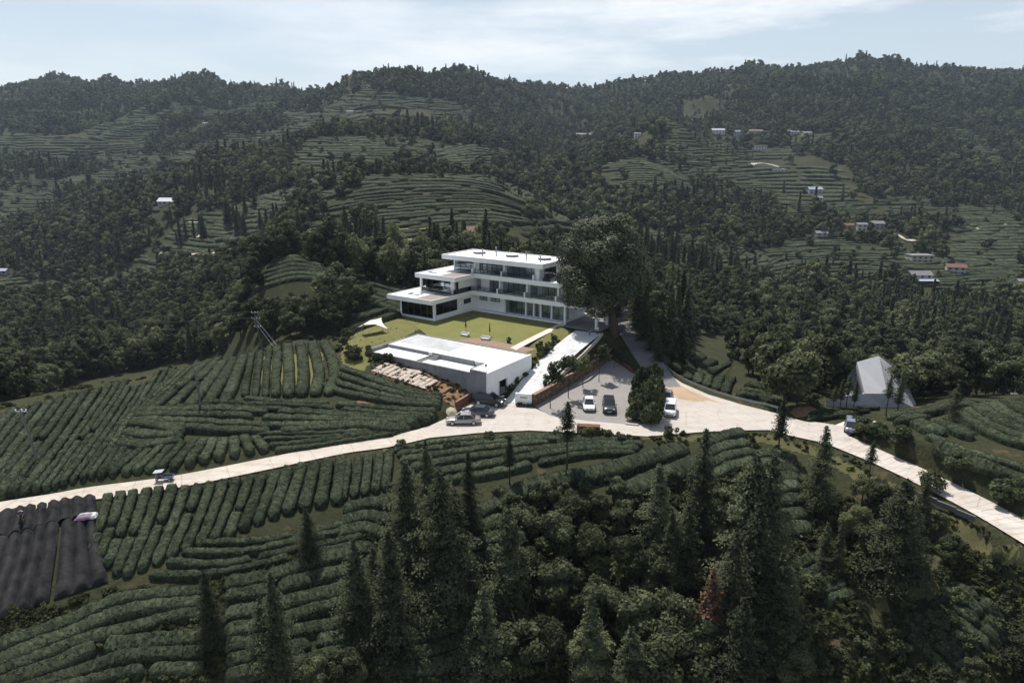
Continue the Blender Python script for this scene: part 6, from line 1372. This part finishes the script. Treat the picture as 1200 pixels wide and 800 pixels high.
def gn_scatter(name, pts, meshes):
    """uncountable woods: points that carry trees"""
    me = bpy.data.meshes.new(name); me.vertices.add(len(pts)); me.vertices.foreach_set('co', np.ascontiguousarray(pts[:, :3], np.float32).ravel())
    for nm, c in (('scl', 3), ('rot', 4)): me.attributes.new(nm, 'FLOAT', 'POINT').data.foreach_set('value', np.ascontiguousarray(pts[:, c], np.float32))
    me.attributes.new('pick', 'INT', 'POINT').data.foreach_set('value', np.random.default_rng(5).integers(0, len(meshes), len(pts)).astype(np.int32))
    o = tag(put(bpy.data.objects.new(name, me)), kind='stuff')
    ng = bpy.data.node_groups.new(name, 'GeometryNodeTree'); ng.interface.new_socket('Geometry', in_out='INPUT', socket_type='NodeSocketGeometry'); ng.interface.new_socket('Geometry', in_out='OUTPUT', socket_type='NodeSocketGeometry')
    nd, lk = ng.nodes, ng.links; gi, go = nd.new('NodeGroupInput'), nd.new('NodeGroupOutput'); ip_ = nd.new('GeometryNodeInstanceOnPoints'); jn = nd.new('GeometryNodeJoinGeometry')
    for src in meshes:
        oi = nd.new('GeometryNodeObjectInfo'); oi.transform_space = 'ORIGINAL'; oi.inputs['Object'].default_value = src; oi.inputs['As Instance'].default_value = True; lk.new(oi.outputs['Geometry'], jn.inputs[0])
    lk.new(gi.outputs[0], ip_.inputs['Points']); lk.new(jn.outputs[0], ip_.inputs['Instance']); ip_.inputs['Pick Instance'].default_value = True
    def attr(nm, ty):
        a = nd.new('GeometryNodeInputNamedAttribute'); a.data_type = ty; a.inputs['Name'].default_value = nm; return a.outputs['Attribute']
    lk.new(attr('pick', 'INT'), ip_.inputs['Instance Index'])
    cx = nd.new('ShaderNodeCombineXYZ'); lk.new(attr('rot', 'FLOAT'), cx.inputs[2]); er = nd.new('FunctionNodeEulerToRotation'); lk.new(cx.outputs[0], er.inputs[0]); lk.new(er.outputs[0], ip_.inputs['Rotation'])
    cs = nd.new('ShaderNodeCombineXYZ'); a = attr('scl', 'FLOAT'); [lk.new(a, cs.inputs[i]) for i in range(3)]; lk.new(cs.outputs[0], ip_.inputs['Scale'])
    lk.new(ip_.outputs[0], go.inputs[0]); md = o.modifiers.new('plants', 'NODES'); md.node_group = ng; return o
SRC = {}
SPEC = {'bm': ('broadleaf_tree', 'leafy tree', 'tree', 'broadleaf trees of the near woods', 250, 'near_broadleaf_wood', 9), 'cm': ('conifer', 'dark pointed conifer', 'conifer', 'conifers of the near woods', 250, 'near_conifer_wood', 13),
        'bl': ('broadleaf_tree', 'far leafy tree', 'tree', 'broadleaf trees of the far slopes', 8, 'distant_broadleaf_wood', 9), 'cl': ('conifer', 'far pointed conifer', 'conifer', 'conifers of the far slopes', 8, 'distant_conifer_wood', 13)}
for k, pts in KINDS.items():
    nm, kind, cat, grp, quota, stuff, hh = SPEC[k]
    vis = visible(pts[:, 0], pts[:, 1], pts[:, 2], hh * .85); order = np.argsort(pts[:, 1] - vis * 1e5); ind = order[:quota]; rest = order[quota:]
    protos = LOW[k]; SRC[k] = [None] * len(protos)
    for n_, i in enumerate(ind):
        x, y, z, s, r_ = pts[i]; j = n_ % len(protos); o = put(bpy.data.objects.new(nm, protos[j]), None, (x, y, z), r_, s); tag(o, None, cat, grp); PLANTS.append((o, kind, x, y))
        if SRC[k][j] is None: SRC[k][j] = o
    gn_scatter(stuff, pts[rest], SRC[k])
print('woods', {k: len(v) for k, v in KINDS.items()}, 'rows', len(ROWS), len(FARROWS))
# weeds and scrub: ground cover nobody could count
XY = lambda L_: [tuple(G(u, v)[:2]) for u, v in L_]
CLEAR = [XY(q_) for q_ in ([(1040, 640), (1100, 645), (1130, 690), (1120, 720), (1060, 700), (1020, 740), (1015, 700)], [(880, 525), (950, 530), (1050, 580), (1110, 625), (1090, 640), (1000, 590), (900, 545)], [(1085, 600), (1200, 645), (1200, 670), (1090, 620)])]
def weeds(name, poly, n_, s0, s1, seed, me):
    g = np.random.default_rng(seed); a = np.array(poly); x = g.uniform(a[:, 0].min(), a[:, 0].max(), n_ * 3); y = g.uniform(a[:, 1].min(), a[:, 1].max(), n_ * 3); ok = in_poly(x, y, poly)
    for q_ in [PLAZA, PARK, POOL, NETXY] + CLEAR + FIELDS_XY: ok &= ~in_poly(x, y, q_)
    for l_, w_ in ((ROAD_W, 2.0), (ROAD_E, 2.4), (ROAD_N, 2.6), (RAMP, 2.7)): ok &= seg_dist(x, y, l_)[0] > w_
    x, y = x[ok][:n_], y[ok][:n_]; return gn_scatter(name, np.stack([x, y, H(x, y), g.uniform(s0, s1, len(x)), g.uniform(0, 6, len(x))], 1), me)
wsrc = []
for i, (u, v) in enumerate(((720, 514), (1075, 600), (880, 516))):
    p = G(u, v); wsrc.append(one_mesh('weed_clump', WEED[i], p[0], p[1], 1.0, i, ('weed clump below the stone block wall', 'weed clump below the ribbed road', 'weed clump by the lone roadside conifer')[i], 'weeds', 'weed clumps')); PLANTS.pop(); wsrc[-1]['label'] = ('green weed clump on the verge under the junction', 'green weed clump below the ribbed road', 'green weed clump by the lone roadside conifer')[i]
XY = lambda L_: [tuple(G(u, v)[:2]) for u, v in L_]
weeds('verge_weeds', XY([(440, 524), (640, 507), (900, 503), (1000, 530), (1200, 630), (1200, 680), (1100, 640), (1000, 590), (900, 535), (800, 520), (600, 522), (450, 534)]), 700, .4, .9, 1, wsrc)
weeds('undergrowth', XY([(560, 600), (640, 570), (900, 545), (1000, 560), (1110, 610), (1200, 660), (1200, 805), (560, 805)]), 2600, .6, 1.4, 2, wsrc)
weeds('slope_weeds', XY([(0, 690), (130, 690), (240, 690), (430, 610), (560, 600), (560, 805), (0, 805)]), 1500, .5, 1.2, 3, wsrc)
weeds('bank_weeds', BANK, 140, .5, 1.2, 4, wsrc)
weeds('meadow_weeds', MEADOW, 160, .12, .35, 5, wsrc)
weeds('wall_weeds', XY([(632, 456), (716, 400), (720, 410), (690, 428), (636, 462)]), 260, .35, .8, 6, wsrc)
weeds('seedbed_weeds', XY([(430, 420), (560, 452), (566, 462), (530, 476), (508, 462), (440, 440)]), 200, .3, .8, 7, wsrc)
weeds('ridge_scrub', XY([(-40, 500), (0, 476), (120, 446), (300, 408), (396, 390), (404, 410), (300, 416), (120, 454), (0, 488)]), 500, .5, 1.3, 8, wsrc)

# ------------------------------------------------------------------ words for every plant: what it is, and which one it is
byk = {}
for o, kind, x, y in PLANTS:
    mk = min(MARKS, key=lambda m_: math.hypot(m_[1] - x, m_[2] - y)); byk.setdefault((kind, mk[0], mk[1], mk[2]), []).append((math.hypot(mk[1] - x, mk[2] - y), o))
for (kind, ph, *_), L_ in byk.items():
    L_.sort(key=lambda t: t[0])
    for i, (_, o) in enumerate(L_): o['label'] = (kind + ' nearest ' + ph) if i == 0 else f'{kind}, {ordw(i + 1)} nearest {ph}'
# ------------------------------------------------------------------ light, sky, air, camera
SUN_EL, SUN_AZ = rad(60), rad(-24)       # behind the hill, a little left
sd = np.array([math.sin(SUN_AZ) * math.cos(SUN_EL), math.cos(SUN_AZ) * math.cos(SUN_EL), math.sin(SUN_EL)])
L = bpy.data.lights.new('sun', 'SUN'); L.energy = 4.3; L.angle = rad(.5); L.color = (1, .96, .90)
lo = put(bpy.data.objects.new('sun', L)); 
from mathutils import Vector
lo.rotation_euler = Vector([float(-k) for k in sd]).to_track_quat('-Z', 'Y').to_euler()
w = bpy.data.worlds.new('World'); sc.world = w; w.use_nodes = True
n = N(w); w.node_tree.nodes.clear()
sky = n('ShaderNodeTexSky', sky_type='NISHITA', sun_disc=False); sky.sun_elevation = SUN_EL; sky.sun_rotation = SUN_AZ
sky.air_density = 1.0; sky.dust_density = 2.0; sky.ozone_density = 1.0; sky.altitude = 900
tc = n('ShaderNodeTexCoord').outputs['Generated']
mp = n('ShaderNodeMapping'); mp.inputs['Scale'].default_value = (1.2, 1.2, 7.0); mp.inputs['Location'].default_value = (.55, 0, .35); n.l.new(tc, mp.inputs[0])
cl = n.noise(mp.outputs[0], 1.6, 9, .58)
cm = n.ramp(cl, [(.43, 0.0), (.60, 1.0)])
sep = n('ShaderNodeSeparateXYZ'); n.l.new(tc, sep.inputs[0])
bk = n.ramp(n('ShaderNodeMapRange', i_0=sep.outputs[0], i_1=-.45, i_2=.35).outputs[0], [(.1, .25), (.9, 1.0)])
mq = n('ShaderNodeMath', operation='MULTIPLY'); n.l.new(cm, mq.inputs[0]); n.l.new(bk, mq.inputs[1]); cf = n.ramp(sep.outputs[2], [(.22, 1.0), (.5, .15)]); mm = n('ShaderNodeMath', operation='MULTIPLY'); n.l.new(mq.outputs[0], mm.inputs[0]); n.l.new(cf, mm.inputs[1])
hz = n('ShaderNodeMix', data_type='RGBA'); elv = n.ramp(sep.outputs[2], [(.12, .66), (.45, .20)]); n.l.new(elv, hz.inputs[0]); n.l.new(sky.outputs[0], hz.inputs[6]); hz.inputs[7].default_value = (6.2, 7.0, 7.5, 1)
col = n.mix(mm.outputs[0], hz.outputs[2], (9.6, 9.75, 9.8))
bg = n('ShaderNodeBackground', i_Strength=.085); n.l.new(col, bg.inputs[0])
wo = n('ShaderNodeOutputWorld'); n.l.new(bg.outputs[0], wo.inputs[0])
HAZE = True
if HAZE:
    m, n = new_mat('air')
    pv = n('ShaderNodeVolumePrincipled'); pv.inputs['Color'].default_value = (.69, .82, .99, 1); pv.inputs['Density'].default_value = .00007; pv.inputs['Anisotropy'].default_value = .25
    o = n('ShaderNodeOutputMaterial'); n.l.new(pv.outputs[0], o.inputs['Volume'])
    hb = MB().box(-8500, 8500, -60, 4600, float(ZZ.min()) - 2, max(float(ZZ.max()) + 30, 60)).build('haze', m)
    tag(hb, kind='stuff')
cam = bpy.data.cameras.new('camera'); cam.sensor_width = 36; cam.lens = 24; cam.clip_end = 20000; cam.clip_start = .5
co = put(bpy.data.objects.new('camera', cam)); co.location = (0, 0, CAMH); co.rotation_euler = (math.pi / 2 - PITCH, 0, 0)
sc.camera = co
sc.view_settings.view_transform = 'Standard'; sc.view_settings.look = 'None'; sc.view_settings.gamma = 1; sc.view_settings.exposure = 0.45
sc.cycles.max_bounces = 6; sc.cycles.diffuse_bounces = 2; sc.cycles.glossy_bounces = 3; sc.cycles.transparent_max_bounces = 12; sc.cycles.transmission_bounces = 3; sc.cycles.volume_bounces = 0
sc.cycles.use_denoising = True
try: sc.cycles.denoiser = 'OPENIMAGEDENOISE'
except Exception: pass
